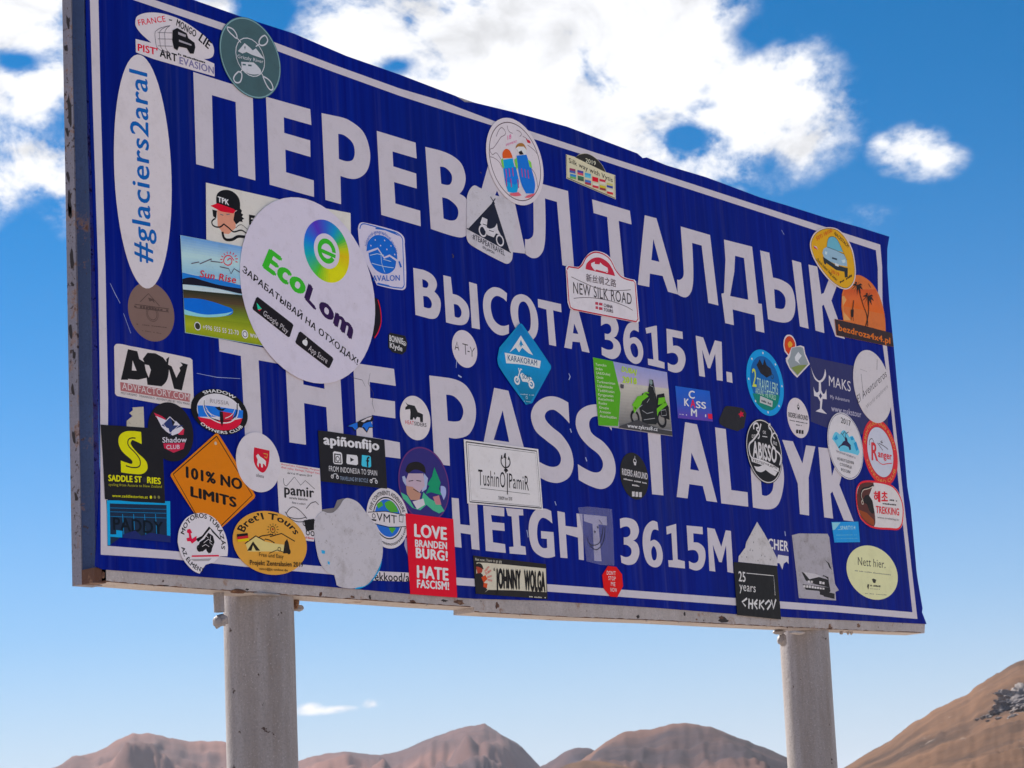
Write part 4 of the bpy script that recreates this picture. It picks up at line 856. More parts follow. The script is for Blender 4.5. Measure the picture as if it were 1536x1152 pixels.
# 18 Karakoram
s = Sticker('diamond_sticker', 'blue diamond sticker with white peaks, KARAKORAM banner and motorcycle', 'I', 1, '2570A0', '505 535;525 545*;705 805;705 825;585 1045;545 1055;375 815*;362 760;375 690')
s.grad('505 540;506 541;706 815;370 750', ['1E5F96', '2878AC']).grad('370 750;706 815;565 1050;548 1050', ['2878AC', '1C5A78'])
s.p('B8B8C4', '440 720;512 612;590 738;560 725;520 690;500 720;480 690').p('2570A0', '512 640;530 680;520 672;512 690;505 668;495 690')
s.p('B8B8C4', '408 722;520 745*;640 775;632 822;530 800*;418 790', 'banner').t('1E4468', 'KARAKORAM', 428, 772, 616, 806, 36, .01)
bike(s, 'B8B8C4', 487, 925, 92, 105, 25, flip=True); s.t('1C5A78', 'SON', 520, 888, 568, 895, 30, .01)
s.dash('90A4B4', 500, 990, 595, 998, 7, 12).dash('90A4B4', 530, 1035, 572, 1040, 5, 6).circ('90A4B4', 548, 1010, 8, 3).done()
# 19 Dubai
s = Sticker('picture_sticker', 'photo sticker of rider on green motorcycle with green country list and DUBAI 2018', 'K', .5, '8F8A96', '37 240;510 335;545 745;72 675')
s.grad('160 265;508 335;520 440;180 400', ['7F82B0', '9A90A8']).grad('180 398;520 440;540 705;205 680', ['A8A29C', '8C8684', '5E5C5E']).p('4E8A2E', '37 240;165 265;213 470;198 680;72 675', 'side_panel')
LIST = ['Turecko', 'Irán', 'SAE/Dubaj', 'Omán', 'Turkmenistan', 'Uzbekistán', 'Tadžikistán', 'Kyrgyzstán', 'Kazachstán', 'Rusko', 'Gruzie', 'Arménie', 'Azerbajdžan']
for i, w_ in enumerate(LIST):
    y = 292 + i * 27.5; s.t('B4C0A8', w_, 52 + i * 2.3, y, 52 + i * 2.3 + len(w_) * 9.2 + 6, y + len(w_) * 1.1, 16, .01)
s.t('9CB828', 'DUBAJ', 218, 330, 312, 350, 34, .03, up=(222, 298)).t('9CB828', '2018', 224, 400, 316, 412, 38, .04)
s.circ('1E1C20', 305, 625, 38, 14, 'motorcycle').circ('1E1C20', 475, 640, 42, 14, 'motorcycle')
s.p('252628', '330 560;350 470;385 470;400 380;420 385;432 450;445 520;455 600;440 670;360 665;340 600', 'rider').disc('6A7A7C', 405, 398, 17, 'rider').p('1E1C20', '445 480;490 470;500 520;520 560;525 640;470 620;440 560', 'luggage')
s.p('5F9A34', '285 545;320 490;375 475;390 490;350 520;335 560;310 575/430 580;500 520;510 545;455 590;440 640;425 640/290 560;310 560;312 590;300 600/455 500;495 495;500 530;450 545', 'fairing').p('26262A', '345 540;440 530;450 660;350 665', 'engine').l('8A8A90', '350 580;380 600;420 590/360 640;430 630/470 580;500 575;505 610;475 615;470 580/400 420;420 430;432 470/300 600;330 560;350 545/395 505;380 530', 3, 'engine').l('5F9A34', '355 480;372 465;392 468', 7, 'fairing')
s.p('3A383C', '205 680;320 640;460 700;540 712;543 742;200 690', 'road').t('C8C4C8', 'www.tykras8.cz', 255, 688, 448, 712, 24, .02).p('45414A', '210 412;232 415;230 440;212 438').done()
# 20 Kass cam
s = Sticker('rectangular_sticker', 'small blue and violet sticker with red and white KASS CAM lettering', 'K', 0, '2A4CA0', '565 422;785 455;805 650;583 628')
s.grad('565 422;785 455;805 650;583 628', ['2550A8', '2C4A9C', '50388C']).t('C8C4CC', 'K', 622, 548, 655, 553, 46, .03).t('B82840', 'A', 662, 558, 695, 562, 50, .03).t('C8C4CC', 'SS', 697, 562, 762, 570, 42, .03).t('C8C4CC', 'C', 650, 500, 690, 504, 48, .03).t('C8C4CC', 'M', 665, 612, 704, 620, 46, .03)
s.dash('B8B4CC', 592, 606, 640, 612, 7, 7).p('B82840', '772 600;800 602;802 636;776 632', 'icon').p('B8B4CC', '755 605;762 605;762 622;755 622', 'icon').done()
# 21 black with star
s = Sticker('cap_sticker', 'small black cap shaped sticker with a red star, above the letter L', 'K', 0, '29262C', '845 640;862 600*;885 555*;920 552*;1000 565;1022 600;1005 690;965 712;890 690;850 665', amount=.2)
s.p('A82038', '985 580;990 593;1003 592;997 605;1005 620;990 614;980 625;978 610;968 602;980 597').done()
# 22 two travellers
s = Sticker('round_sticker', 'round sky blue rimmed sticker with yellow 2 and TRAVELLERS on a dark blue field', 'K', 0, '2C7EC4', 'c 1020 192 1263 610')
s.ring('17508C', 0.0, .80, name='field')
s.p('1E6A60', '1060 470;1230 480;1220 540*;1180 578*;1130 570*;1085 530*', 'field').p('231E26', '1085 290;1105 250;1125 290;1135 250;1150 290;1175 310;1185 350;1150 370;1110 340', 'riders').circ('15304A', 1185, 362, 13, 5, 'riders')
s.t('A8B050', '2', 1058, 425, 1085, 430, 115, .01).t('9AB4A8', 'TRAVELLERS', 1088, 440, 1222, 480, 72, .0).t('9AB4A8', 'AROUND THE WORLD', 1078, 468, 1208, 515, 34).p('9CA0A4', '1108 485;1188 520;1185 558;1105 528', 'flag').dash('3A4048', 1115, 522, 1180, 546, 14, 8)
for a in (-90, 0, 90, 180, 45, 225, -45, 135): s.ring('B8C8D8', .87, .93, a0=a - 2, a1=a + 2, n=2)
s.done()
# 23 mountain sun
s = Sticker('cut_out_sticker', 'small cut out sticker of grey mountain with orange red sun behind it', 'N', 0, 'B8AEB4', '255 160;262 100*;290 70*;330 80*;358 130;365 170;400 160;430 172;440 230;480 320;372 435;345 410;310 365;278 300;275 270;295 250;265 210')
s.p('A83A24', '262 160;270 108*;295 82*;325 90*;350 130*;355 170;322 180;300 240;272 205').p('C8883C', '290 150;310 125*;332 150;325 170;300 180').p('7A8088', '325 185;360 175;395 172;422 182;432 235;468 318;372 420;310 350;290 290;310 260').p('B4B4BC', '350 260;380 215;410 250;380 290;395 320;355 290').p('6A7444', '320 350;380 330;455 325;375 412').done()
# 24 MAKS
s = Sticker('rectangular_sticker', 'dark violet blue sticker with white antler emblem and MAKS lettering, partly covered', 'N', -.5, '262654', '480 255;1140 395;1150 900;930 920;620 860;490 810', amount=.2)
s.p('B4ACB6', '490 340;520 420*;560 460*;595 430*;612 360;618 420*;585 472;575 475;578 540;600 575*;622 530;625 620;590 615;582 700;628 746;530 722;568 700;570 640;548 600;518 590;512 512;535 560*;558 550;558 475;520 440*|572 565;560 590;572 615;586 592')
s.t('B4ACB6', 'MAKS', 645, 505, 830, 555, 88, 0).t('9A94A8', 'My Adventure', 655, 612, 820, 645, 30).t('9A94A8', 'www.makstour', 665, 720, 920, 775, 34, ref='x').done()
# 25
s = Sticker('round_sticker', 'large pale round sticker with slanting scribbled handwriting at the right edge', 'N', .5, 'AEA6AE', 'c 835 227 1192 795')
s.t('4A444C', 'El Aventureros', 890, 655, 1135, 425, 60, .0, up=(878, 590)).l('4A444C', '935 600;925 500*;915 405/1050 370;1052 280', 4).t('8A848C', 'World explorers', 962, 705, 1145, 520, 30, up=(955, 670)).l('8A848C', '905 362;965 385', 3).done()
# 26 / 41
def riders(name, lab, blk, bbox, bg, fg, X, Y, k, lv):
    s = Sticker(name, lab, blk, lv, bg, 'c ' + bbox)
    s.circ(fg, X, Y - 66 * k, 11 * k, 4).p(fg, '%g %g;%g %g;%g %g;%g %g' % (X - 6 * k, Y - 64 * k, X + 7 * k, Y - 62 * k, X + 5 * k, Y - 46 * k, X - 3 * k, Y - 48 * k)).l(fg, '%g %g;%g %g' % (X, Y - 92 * k, X, Y - 78 * k), 3)
    s.t(fg, 'RIDERS AROUND', X - 62 * k, Y - 2, X + 62 * k, Y + 22 * k, 30 * k, .03).dash(fg, X - 55 * k, Y + 22 * k, X + 58 * k, Y + 44 * k, 7 * k, 20).dash(fg, X - 14 * k, Y + 52 * k, X + 22 * k, Y + 58 * k, 8 * k, 6)
    for i in (-1, 0, 1): box_icon(s, fg, X + 8 * k + i * 17 * k - 5 * k, Y + 82 * k + i * 2, 13 * k, 24 * k)
    s.done()
riders('round_sticker', 'small white round sticker reading RIDERS AROUND in black', 'K', '1282 497 1422 757', 'B4AAB2', '2A282C', 1352, 622, 1.0, 0)
riders('round_sticker', 'black round sticker reading RIDERS AROUND in white, left of the T of TALDYK', 'K', '210 853 397 1145', '28262A', 'ACA6AC', 306, 992, 1.32, 0)
# 27 Abisso
s = Sticker('round_sticker', 'black and white round sticker with tentacles around ABISSO, over the letter D', 'K', 1, '1C1A1E', 'c 1015 635 1250 1047')
s.ring('B4AEB4', .945, .975)
s.l('B4AEB4', '1065 700;1065 672*;1085 662*;1095 685*;1080 695*/1110 665;1095 720*;1060 770*;1035 800*;1040 860*;1060 890/1175 700;1160 680*;1170 665*/1160 690;1180 720*;1175 780*;1200 830*;1235 870*;1230 930', 9, 'tentacle')
s.l('B4AEB4', '1200 760;1185 740*;1200 725*;1215 745*/1080 700;1100 740*;1090 760', 7, 'tentacle').t('B4AEB4', 'ABISSO', 1058, 875, 1212, 915, 100, .04)
s.p('B4AEB4', '1045 878;1130 900*;1225 950;1222 975;1130 935*;1052 908', 'banner').t('1C1A1E', 'TESTEDIRAME', 1055, 904, 1215, 956, 16, .01).p('B4AEB4', '1065 935;1095 940*;1140 925*;1180 955*;1215 975;1200 1000;1165 980*;1140 960;1110 975*;1080 965', 'moustache').t('B4AEB4', 'DTF', 1052, 755, 1082, 755, 20).t('B4AEB4', 'OK', 1122, 728, 1142, 732, 20).t('B4AEB4', 'ERE', 1188, 795, 1212, 805, 20).l('B4AEB4', '1118 745;1150 750', 4).done()
# 28 2017
s = Sticker('round_sticker', 'white round sticker with leaping deer on blue watercolour and 2017', 'O', 1, 'B4AEB6', 'c 307 150 725 912')
s.ring('3A3860', .955, .97)
s.p('5FA0BE', '360 450;400 370*;450 400;500 350*;560 430;600 420*;640 500*;680 600;660 640;560 610*;450 590;400 500*', 'watercolour').p('2C7AA8', '380 450;410 400;430 450;400 465/570 430;600 420;610 460;580 465/610 500;640 480;665 570;640 590', 'watercolour')
s.p('241C3C', '432 545;470 510;490 480*;510 470;505 440;520 425;535 450;540 480;575 520;578 575;560 580;550 545;500 525*;460 535;440 560', 'deer').l('241C3C', '505 440;480 400;460 380/510 430;520 390;550 370/480 400;500 370/520 390;500 360', 6, 'deer')
s.t(K_, '2017', 462, 262, 575, 305, 62, .01).t('4A4456', 'ТРОПОЙ НОВОГО', 405, 600, 630, 680, 20).t('2E2A34', 'НОВОГОДНЯЯ', 420, 690, 610, 745, 30, .01).t('2E2A34', 'СТОЛИЦА', 450, 755, 588, 795, 30, .01).t('2E2A34', 'РОССИИ', 465, 818, 570, 850, 30, .01).done()
# 30 trekking
s = Sticker('badge_sticker', 'red rimmed sticker with brown bull head, Korean characters and TREKKING', 'L', .5, 'B8B0B4', '1088 110;1092 45*;1120 12*;1190 8*;1290 28*;1335 75*;1362 150*;1358 250*;1335 285*;1290 286*;1180 275*;1120 230*;1098 180*')
s.p('4A2420', '1092 110;1098 55*;1120 20*;1190 16;1160 100;1195 190;1190 268*;1125 225*;1104 180*', 'side_field').p('7A3A20', '1100 170;1150 190;1190 230;1188 262*;1130 222*', 'side_field')
s.l('B82A34', '1090 110;1094 48*;1122 14*;1190 10*;1288 32*;1331 78*;1357 150*;1353 248*;1332 281*;1290 282*;1180 271*;1122 227*;1100 180*;1090 110', 8, 'border')
s.p('1E1618', '1125 120;1140 90;1160 85;1182 120;1195 190;1180 195;1165 180;1150 140;1130 130', 'bull').l('1E1618', '1128 120;1115 90*;1125 55*;1160 45*;1190 30', 10, 'horn').l('B0A49C', '1128 118;1118 90*;1128 60*;1160 50*;1188 36', 3, 'horn').circ('B0A49C', 1124, 130, 10, 3, 'bull')
s.t('B02430', '혜초', 1190, 122, 1272, 125, 48, .04).t('B02430', 'TREKKING', 1202, 190, 1336, 205, 40, .03).dash('3A3438', 1240, 140, 1330, 150, 10, 9).dash('3A3438', 1280, 120, 1325, 125, 9, 5).t('6A6468', 'www.trekking.kr', 1210, 220, 1336, 236, 11).done()
# 29 red ranger
s = Sticker('round_sticker', 'red rimmed round sticker with red Ranger lettering and small flying figure', 'O', 0, 'B02C34', 'c 717 218 1128 985')
s.ring('A8A8B8', 0, .74, name='field').ring('8A2830', .74, .76)
s.t('A83038', 'R', 820, 690, 895, 700, 200, .03).t('A83038', 'anger', 895, 655, 1055, 690, 80, .04).l('A83038', '880 690;940 740*;1000 735*;1055 730', 7).l('2A2428', '795 520;800 460*;830 450*;850 500*/890 495;920 540*;950 580/905 500;960 530*;1010 570/935 500;940 465/920 480;950 495', 6)
s.arc('D08A50', 'ABENTEUER UND REISEN', 190, 350, .82, .10).arc('D08A50', 'OFFROAD CLUB', 160, 30, .92, .10, inside=True).done()
# 31 light blue
s = Sticker('rectangular_sticker', 'small light blue rectangular sticker right under the letter K of TALDYK', 'L', 0, '2F7CC0', '948 242;1102 240;1112 358;965 360')
s.t('9AB8D8', '...SPARTY14', 985, 288, 1085, 285, 22).p('7AA8D0', '950 245;1000 245;968 285;955 290').dash('5A9AD0', 975, 320, 1095, 318, 5, 14).dash('5A9AD0', 975, 340, 1098, 338, 4, 14).done()
# 32 Nett hier
s = Sticker('oval_sticker', 'pale yellow oval sticker reading Nett hier in the lower right corner', 'L', 0, 'B8B594', 'q 1037 377 1332 690')
s.t('2A282A', 'Nett hier.', 1100, 490, 1258, 508, 46, .0).dash('7A7868', 1082, 525, 1290, 550, 7, 34).p('3A3830', '1180 572;1190 568;1205 575;1200 595;1188 592/1155 600;1165 602;1160 632;1152 615').dash('3A3830', 1170, 612, 1230, 618, 10, 10).dash('7A7868', 1168, 628, 1225, 632, 4, 10).dash('7A7868', 1140, 655, 1265, 665, 5, 14).done()
# 33 torn faded poster
s = Sticker('torn_sticker', 'faded grey torn rectangular sticker with scraps of black print, right of the black square one', 'L', 0, '8E8892', '720 318;760 308;925 310;935 330;952 480;968 600;990 635;970 645;974 694;760 680;748 560', amount=1.2)
s.p('262428', '760 510;790 492;775 530;800 580;850 600;935 620;930 560;895 555;900 548;930 575;942 640;920 670;880 660;880 640;800 632;780 600/910 460;935 480;950 520;935 505;925 480/').p('A49EA6', '785 530;850 540;890 555;820 572').dash('B0AAB0', 810, 590, 910, 602, 16, 6).dash('B0AAB0', 785, 618, 925, 634, 16, 9).p('262428', '875 640;945 650;965 655;965 685;905 672').done()
# 36 torn HER strip, then 35 white remnant
s = Sticker('torn_sticker', 'ragged navy sticker strip with half torn white letters, behind the white triangle scrap', 'L', 0, '2A2C68', '560 335;700 352;702 480;685 470;660 518;640 475;600 470', amount=.2)
s.t('B8B2BA', 'CHER', 582, 395, 700, 412, 58, .03).p('B0AAB4', '640 430;700 440;700 485;690 470;672 482;665 515;648 480;630 478', 'torn_paper').done()
s = Sticker('torn_sticker', 'white triangular scrap of a torn sticker standing above the black square one', 'L', .5, 'A8A2A8', '518 242;560 310;600 385;632 450;635 495;410 472;412 440;450 390;455 360', amount=.9)
for x, y in ((475, 400), (490, 402), (540, 430), (560, 436), (495, 355), (455, 440), (520, 460), (590, 455)): s.p('4A464C', '%g %g;%g %g;%g %g' % (x, y, x + 5, y + 2, x + 2, y + 12), 'tear_mark')
s.done()
s = Sticker('square_sticker', 'black square sticker reading 25 years CHEKOV hanging over the bottom edge', 'L', 1, '201F22', '382 473;500 482;632 497;642 640;655 804;520 790;402 778;390 600', amount=.2)
s.t('B4B0B4', '25', 410, 582, 450, 588, 56, .02).t('B4B0B4', 'years', 415, 636, 508, 648, 50, .0).l('B4B0B4', '455 537;612 552;620 665', 3)
s.l('B4B0B4', '458 682;430 703;450 728/470 684;468 742/490 688;488 744/470 712;490 715/518 690;497 712;517 744/532 692;529 742/556 694;534 716;556 747/562 716;584 694;596 712;586 730;574 747/598 690;609 742;624 688/500 712;516 714', 9, 'lettering').done()
# 38 transparent film with smile
s = Sticker('film_sticker', 'see through plastic film sticker with a pen drawn smiley over the letter T', 'J', .3, '7A78A8', '795 518;860 512;1012 528;1020 640;1028 890;940 885;850 862;830 700', amount=.9, mat=print_mat('7C7CA8', .8, .3, alpha=.2))
s.l('1A1820', '855 710;865 745*;890 760*;930 745*;950 690*;955 640*/870 760;910 788*;945 760*;965 700*;968 640*', 4, 'pen_line').disc('1A1820', 903, 673, 7, 'pen_line').disc('1A1820', 922, 645, 7, 'pen_line').l('1A1820', '930 598;950 625', 3, 'pen_line').done()
# 37 don't stop me now
s = Sticker('octagon_sticker', 'small red octagonal sticker reading DON\'T STOP ME NOW', 'J', .8, 'B80C20', '985 892;1038 898;1075 945;1082 1020;1045 1092;1000 1088;958 1035;948 950')
for t_, x, y, w in (("DON'T", 978, 948, 56), ('STOP', 988, 982, 46), ('ME', 1004, 1018, 28), ('NOW', 1002, 1056, 40)): s.t('C8B8BC', t_, x, y, x + w, y + 4, 25, .0)
s.done()
# 39 Johnny Wolga
s = Sticker('rectangular_sticker', 'black and cream sticker with JOHNNY WOLGA and small figure in red, on the bottom border', 'J', .5, '2A2628', '123 825;590 880;600 1105;140 1070', amount=.4)
s.p('B0A89C', '145 870;215 872;588 908;592 1060;380 1048;220 1045;200 1060;190 1060;140 1055', 'field').p('2A2628', '135 945;165 930;185 950;195 1020;215 1045;190 1068;140 1062', 'figure').p('8A3A30', '142 900;160 880*;182 905*;178 935;150 940', 'figure').p('2A2628', '138 895;150 876*;175 880*;190 915;160 898', 'figure')
s.p('A8442C', '175 965;200 950;215 975;190 1000/190 1000;215 1005;210 1035;188 1025', 'figure').t('B02838', 'ZABAWA', 200, 935, 228, 900, 18, up=(192, 925)).t('B02838', 'DOBRA', 205, 950, 240, 925, 16, up=(200, 938)).t('B02838', 'RADIO', 214, 970, 242, 962, 12).t('B02838', 'MUZYKA', 216, 988, 244, 992, 12)
s.t('1E1A1C', '&', 252, 922, 264, 925, 20).t('1E1A1C', 'JOHNNY', 268, 1030, 430, 1040, 118, .075).t('1E1A1C', 'WOLGA', 450, 1045, 585, 1055, 122, .075).t('A8A29A', 'Not now, I have to go gig', 135, 858, 305, 872, 18).dash('A8A29A', 480, 1092, 595, 1100, 8, 14).done()
# 40 Tushino
s = Sticker('rectangular_sticker', 'white rectangular sticker with trident and TushinO PamiR in narrow letters, thin black frame', 'J', 1, 'BAB4BA', '62 82;538 145;568 535;85 492')
s.l('2A282C', '76 98;528 158;558 522;100 482;76 98', 6, 'border').l('2A282C', '88 115;518 170;547 512;110 472;88 115', 2, 'border')
s.t('241F26', 'TushinO', 155, 375, 328, 392, 100, .0).t('241F26', 'PamiR', 352, 392, 478, 410, 92, .0).l('241F26', '168 395;485 433', 2)
s.l('241F26', '327 170;330 300/340 300;340 435', 7, 'trident').l('241F26', '305 185;300 230*;315 258*;328 262*;345 258*;357 235*;350 200', 7, 'trident').p('241F26', '322 170;334 205;314 200/300 182;312 205;298 208/348 190;356 215;342 212/322 268;338 270;345 285;330 295;318 282', 'trident').t('241F26', 'TURISM tour 2018', 282, 468, 370, 474, 22, .0).done()
# 43 VMT
s = Sticker('round_sticker', 'white round FIVE CONTINENTS ADVENTURE sticker with globe, between the blank disc and red poster', 'G', .2, 'B6AEB6', 'c 630 403 915 768')
s.ring(K_, .66, .70).ring('2C58A8', 0, .62, name='globe').p('4A8A3C', '720 500;760 480*;800 490*;820 540;780 545;760 520/700 490;730 470*;740 500;710 520/790 650;820 655;800 680/', 'globe') if False else s.ring(K_, .66, .70).ring('2C58A8', 0, .62, name='globe')
s.p('4A8A3C', '750 490;790 475*;825 510*;838 548;790 548;760 520/700 500;730 480*;742 505;712 525/775 640;825 650;800 685;785 665', 'globe')
s.p('B6AEB6', '645 548;760 545;885 570;888 640;780 640;650 610', 'banner').l(K_, '645 548;760 542;885 568/650 612;780 645;888 640', 4).t(K_, 'VMT', 700, 602, 830, 622, 52, .0).circ(K_, 682, 572, 14, 4).l(K_, '845 568;870 570;868 612;845 608;845 568', 4).p(K_, '665 590;700 596;695 606;668 600')
s.arc(K_, 'FIVE CONTINENTS ADVENTURE', 195, 342, .76, .14, .01).arc(K_, 'www.vmtmototravel.com', 145, 15, .90, .10, .01, inside=True).done()
# 44 old man
s = Sticker('round_sticker', 'dark transparent round sticker with bearded man in black cap and green fir tree', 'G', 0, '2C2660', 'c 822 155 1190 585', amount=.15)
s.ring('5A2C60', .955, .985)
s.p('8E94B0', '865 320;880 315;900 360;890 380;870 350/1005 300;1030 330;1020 400;990 420', 'hair').p('A08C9C', '888 345;905 300;1000 300;1010 380;960 440;900 420', 'face').p('241E20', '885 285;905 240*;960 225*;1005 250*;1015 300;950 275*;905 300', 'cap')
s.p('9A7468', '890 380;930 385;985 430;975 470;920 470;895 430', 'beard').p('287A5C', '1070 260;1095 320;1110 360;1100 400;1120 440;1050 420;1015 430;1040 380;1025 370;1055 320', 'fir_tree').p('4A9478', '855 420;900 445;940 520;975 525;1000 420;1040 460;1075 480;1110 500;1135 540;1100 555;1060 535;1020 500;980 535;930 520;870 460', 'coat')
s.p('8A90C0', '1110 380;1140 390*;1145 430*;1130 470;1110 420', 'mist').p('B0A8B4', '930 480;1000 460;1010 500;960 530', 'collar').p('A06A74', '1060 450;1100 440;1115 500;1080 500').l('3A3034', '905 350;935 345/955 345;985 350/935 400;970 420', 4).done()
# red love poster and sliver
s = Sticker('torn_sticker', 'dull grey torn paper edge sticking out from under the red rectangular sticker', 'G', -.3, '8A84A0', '885 715;930 700;930 850;905 830;880 760', amount=.6); s.done()
s = Sticker('rectangular_sticker', 'bright red upright rectangular sticker reading LOVE BRANDENBURG! HATE FASCISM!', 'G', .7, 'B80830', '885 555;1190 592;1215 1095;915 1072', amount=.15)
for t_, x0, y0, x1, y1, h in (('LOVE', 940, 702, 1150, 725, 78), ('BRANDEN', 945, 768, 1150, 785, 44), ('BURG!', 950, 838, 1155, 860, 62), ('HATE', 957, 965, 1160, 985, 76), ('FASCISM!', 957, 1030, 1163, 1045, 50)): s.t('C8BCC6', t_, x0, y0, x1, y1, h, .045)
s.done()
# 45 blank disc
s = Sticker('torn_sticker', 'large blank whitish disc with torn top left and blue specks, at the bottom edge', 'G', .6, 'A59FA9', '300 670;305 600*;345 545*;380 552;420 550*;455 520*;480 480;510 458*;580 485*;640 560*;700 640*;735 740*;735 840*;700 930*;640 1010*;560 1035*;480 1030*;445 1015;430 950;380 930*;330 850*', amount=.8)
s.p('3A8AC0', '345 790;370 795;368 815;348 812/385 860;400 868;398 885;388 880', 'blue_speck').p('2C84B8', '735 850;700 935*;640 1012*;560 1036*;600 1035*;660 1000*;715 925*', 'blue_rim').done()
s = Sticker('torn_sticker', 'grey torn paper flap at the upper left of the large blank disc', 'G', .1, '6A6468', '350 530;430 520;450 470;495 458;500 480;460 540;400 558;352 555', amount=.8); s.done()
# 46 apinonfijo
s = Sticker('rectangular_sticker', 'black sticker reading apiñonfijo with three social media icons, travelling from Indonesia to Spain', 'G', .5, '26242A', '325 25;400 32;750 85;768 398;560 375;345 350;335 200', amount=.35)
s.t('B8B4BC', 'apiñonfijo', 360, 112, 718, 152, 40, .05, ref='x', up=(358, 72)).t('B8B4BC', 'FROM INDONESIA TO SPAIN', 395, 285, 703, 315, 34, .0).t('7C88A0', 'TRAVELLING BY BICYCLE', 465, 342, 645, 358, 24, .0)
s.p('B8B4BC', '420 165;430 158;470 165;478 175;482 235;475 243;430 240;422 230', 'icon').p('26242A', '428 172;470 178;474 236;428 232', 'icon').p('B8B4BC', '435 180;466 184;468 230;436 226', 'icon').circ('26242A', 450, 207, 15, 5, 'icon')
s.p('B8B4BC', '508 178;570 184;578 195;580 240;570 248;512 240;505 230', 'icon').p('26242A', '530 198;555 213;532 226', 'icon').p('4AA0CC', '605 182;655 188;662 198;664 255;655 262;608 255;602 245', 'icon').t('26242A', 'f', 632, 256, 655, 258, 62, .04)
for x, y in ((415, 320), (663, 350)): s.circ('B8B4BC', x, y, 10, 4).circ('B8B4BC', x + 33, y + 4, 10, 4).l('B8B4BC', '%g %g;%g %g;%g %g;%g %g' % (x, y, x + 12, y - 18, x + 30, y - 15, x + 33, y + 4), 4)
s.done()
# 47 starfish
s = Sticker('cut_out_sticker', 'small blue pointed remnant with black outline across the lower part of the letter E', 'F', 0, '1E1C26', '512 680;545 662;575 655;600 640;650 620;680 612;682 640;665 655;685 690;655 690;640 722;612 690;590 688;560 712;545 690', amount=.2)
s.p('2A5CB0', '518 680;548 666;578 656;580 690;565 705;548 686').p('2A5CB0', '605 688;618 665;645 655;665 650;678 685;652 684;638 712;620 685').p('B0A6B0', '600 650;640 628;672 618;660 640;640 640;620 655').done()
# 48 Heatsiders
s = Sticker('round_sticker', 'white round sticker with black bull over HEATSIDERS lettering, before the P of PASS', 'F', 0, 'B6ADB4', 'c 849 490 1050 765')
s.p('2A282C', '885 525;900 540;925 545;945 550;965 590;985 598;998 605;998 655;980 652;978 625;960 620;948 640;938 622;932 640;915 638;918 590;915 570;885 575;885 560;898 548', 'bull').t('A03844', 'HEAT', 885, 665, 940, 672, 24, .01).t('2A282C', 'SIDERS', 942, 674, 1020, 686, 24, .01).done()
# 49 Oliena
s = Sticker('round_sticker', 'white round sticker with red shield holding a white lamb', 'C', 1, 'B4ACB6', 'c 1163 637 1450 1015')
s.p('A82434', '1280 730;1378 752;1375 820*;1362 865*;1335 893*;1300 868*;1278 820*', 'shield').p('C0B4B8', '1292 785;1305 772;1318 790;1340 805*;1355 820;1355 855;1345 840;1335 835;1335 860;1325 858;1322 835;1310 832;1308 860;1298 840;1302 810', 'lamb').l('B09A50', '1340 770;1365 775;1360 800;1345 790', 4, 'leaf').t('4A444C', 'oliena', 1292, 918, 1342, 928, 14, .01, ref='x').done()
# 50 Pamir
s = Sticker('rectangular_sticker', 'white upright paper sticker with drawn mountains reading pamir', 'G', 0, 'B6AEB6', '60 215;86 228;338 268;352 560;320 600;300 735;180 720;85 690', amount=.4)
s.t('A83040', 'khorgof lake, Kulumutau, Margzum', 90, 245, 335, 285, 12).t('A83040', 'dhali valley, Bartaga, Yadzgul Vanj', 90, 265, 335, 305, 12).t(K_, 'dal 4 al 19 agosto 2019', 130, 302, 288, 322, 12, .02)
s.l('2A282C', '105 330;110 370*;125 380;175 322;215 375;245 345;305 400', 3).t('2A262A', 'pamir', 110, 432, 302, 455, 40, .03, ref='x', up=(109, 390)).t('2A262A', 'strade bianche', 142, 462, 258, 474, 15).t('3A363A', 'fino a calori', 160, 492, 245, 502, 13)
s.l('3A363A', '120 560;160 515*;200 530*;240 570*;255 590/130 575;190 590*;250 580/250 525;280 490;310 480;330 500/115 545;150 590*;200 610*;260 600', 4)
for x, y in ((240, 620), (270, 610), (300, 612), (260, 680), (290, 685)): s.circ('1E1C20', x, y, 14, 5)
s.p('1E1C20', '235 600;300 590;305 660;250 670').t('A83040', 'Gargiuli-Bacan', 205, 712, 298, 722, 14).done()
# 51 Shadow owners
s = Sticker('oval_sticker', 'black rimmed oval SHADOW OWNERS CLUB sticker with silver wings over a striped flag', 'C', .5, '1A181C', 'q 880 357 1243 650')
s.ring('B8B2BC', 0, .80, name='field').p('2A62B8', '918 462;1000 465*;1210 495;1208 545;1100 535;925 535', 'flag').p('B02438', '920 535;1100 560*;1205 545;1185 590*;1130 618*;1050 618*;960 585*', 'flag')
s.arc('C0BAC0', 'SHADOW', -128, -52, .85, .13, .03).arc('C0BAC0', 'OWNERS CLUB', 138, 32, .96, .12, .03, inside=True)
s.l('1E1C22', '960 430;965 490*;1000 540*;1055 560*/1080 560;1130 555*;1165 520*;1172 455', 7, 'wing').l('C0BAC0', '958 420;960 480*;990 535*;1050 570*;1075 575*;1130 568*;1172 530*;1180 450', 6, 'wing').p('A02838', '1070 500;1150 515;1140 555;1085 560', 'wing').p('1E1C22', '1060 500;1080 505;1085 560;1075 598;1062 560', 'emblem').p('1E1C22', '1030 475;1060 470;1070 485;1100 480;1080 498;1055 495').t('8A848C', 'RUSSIA', 998, 445, 1120, 462, 26).l('C0BAC0', '968 470;1000 515*;1050 535/975 495;1010 530/1160 475;1140 520*;1095 545', 4, 'wing').done()
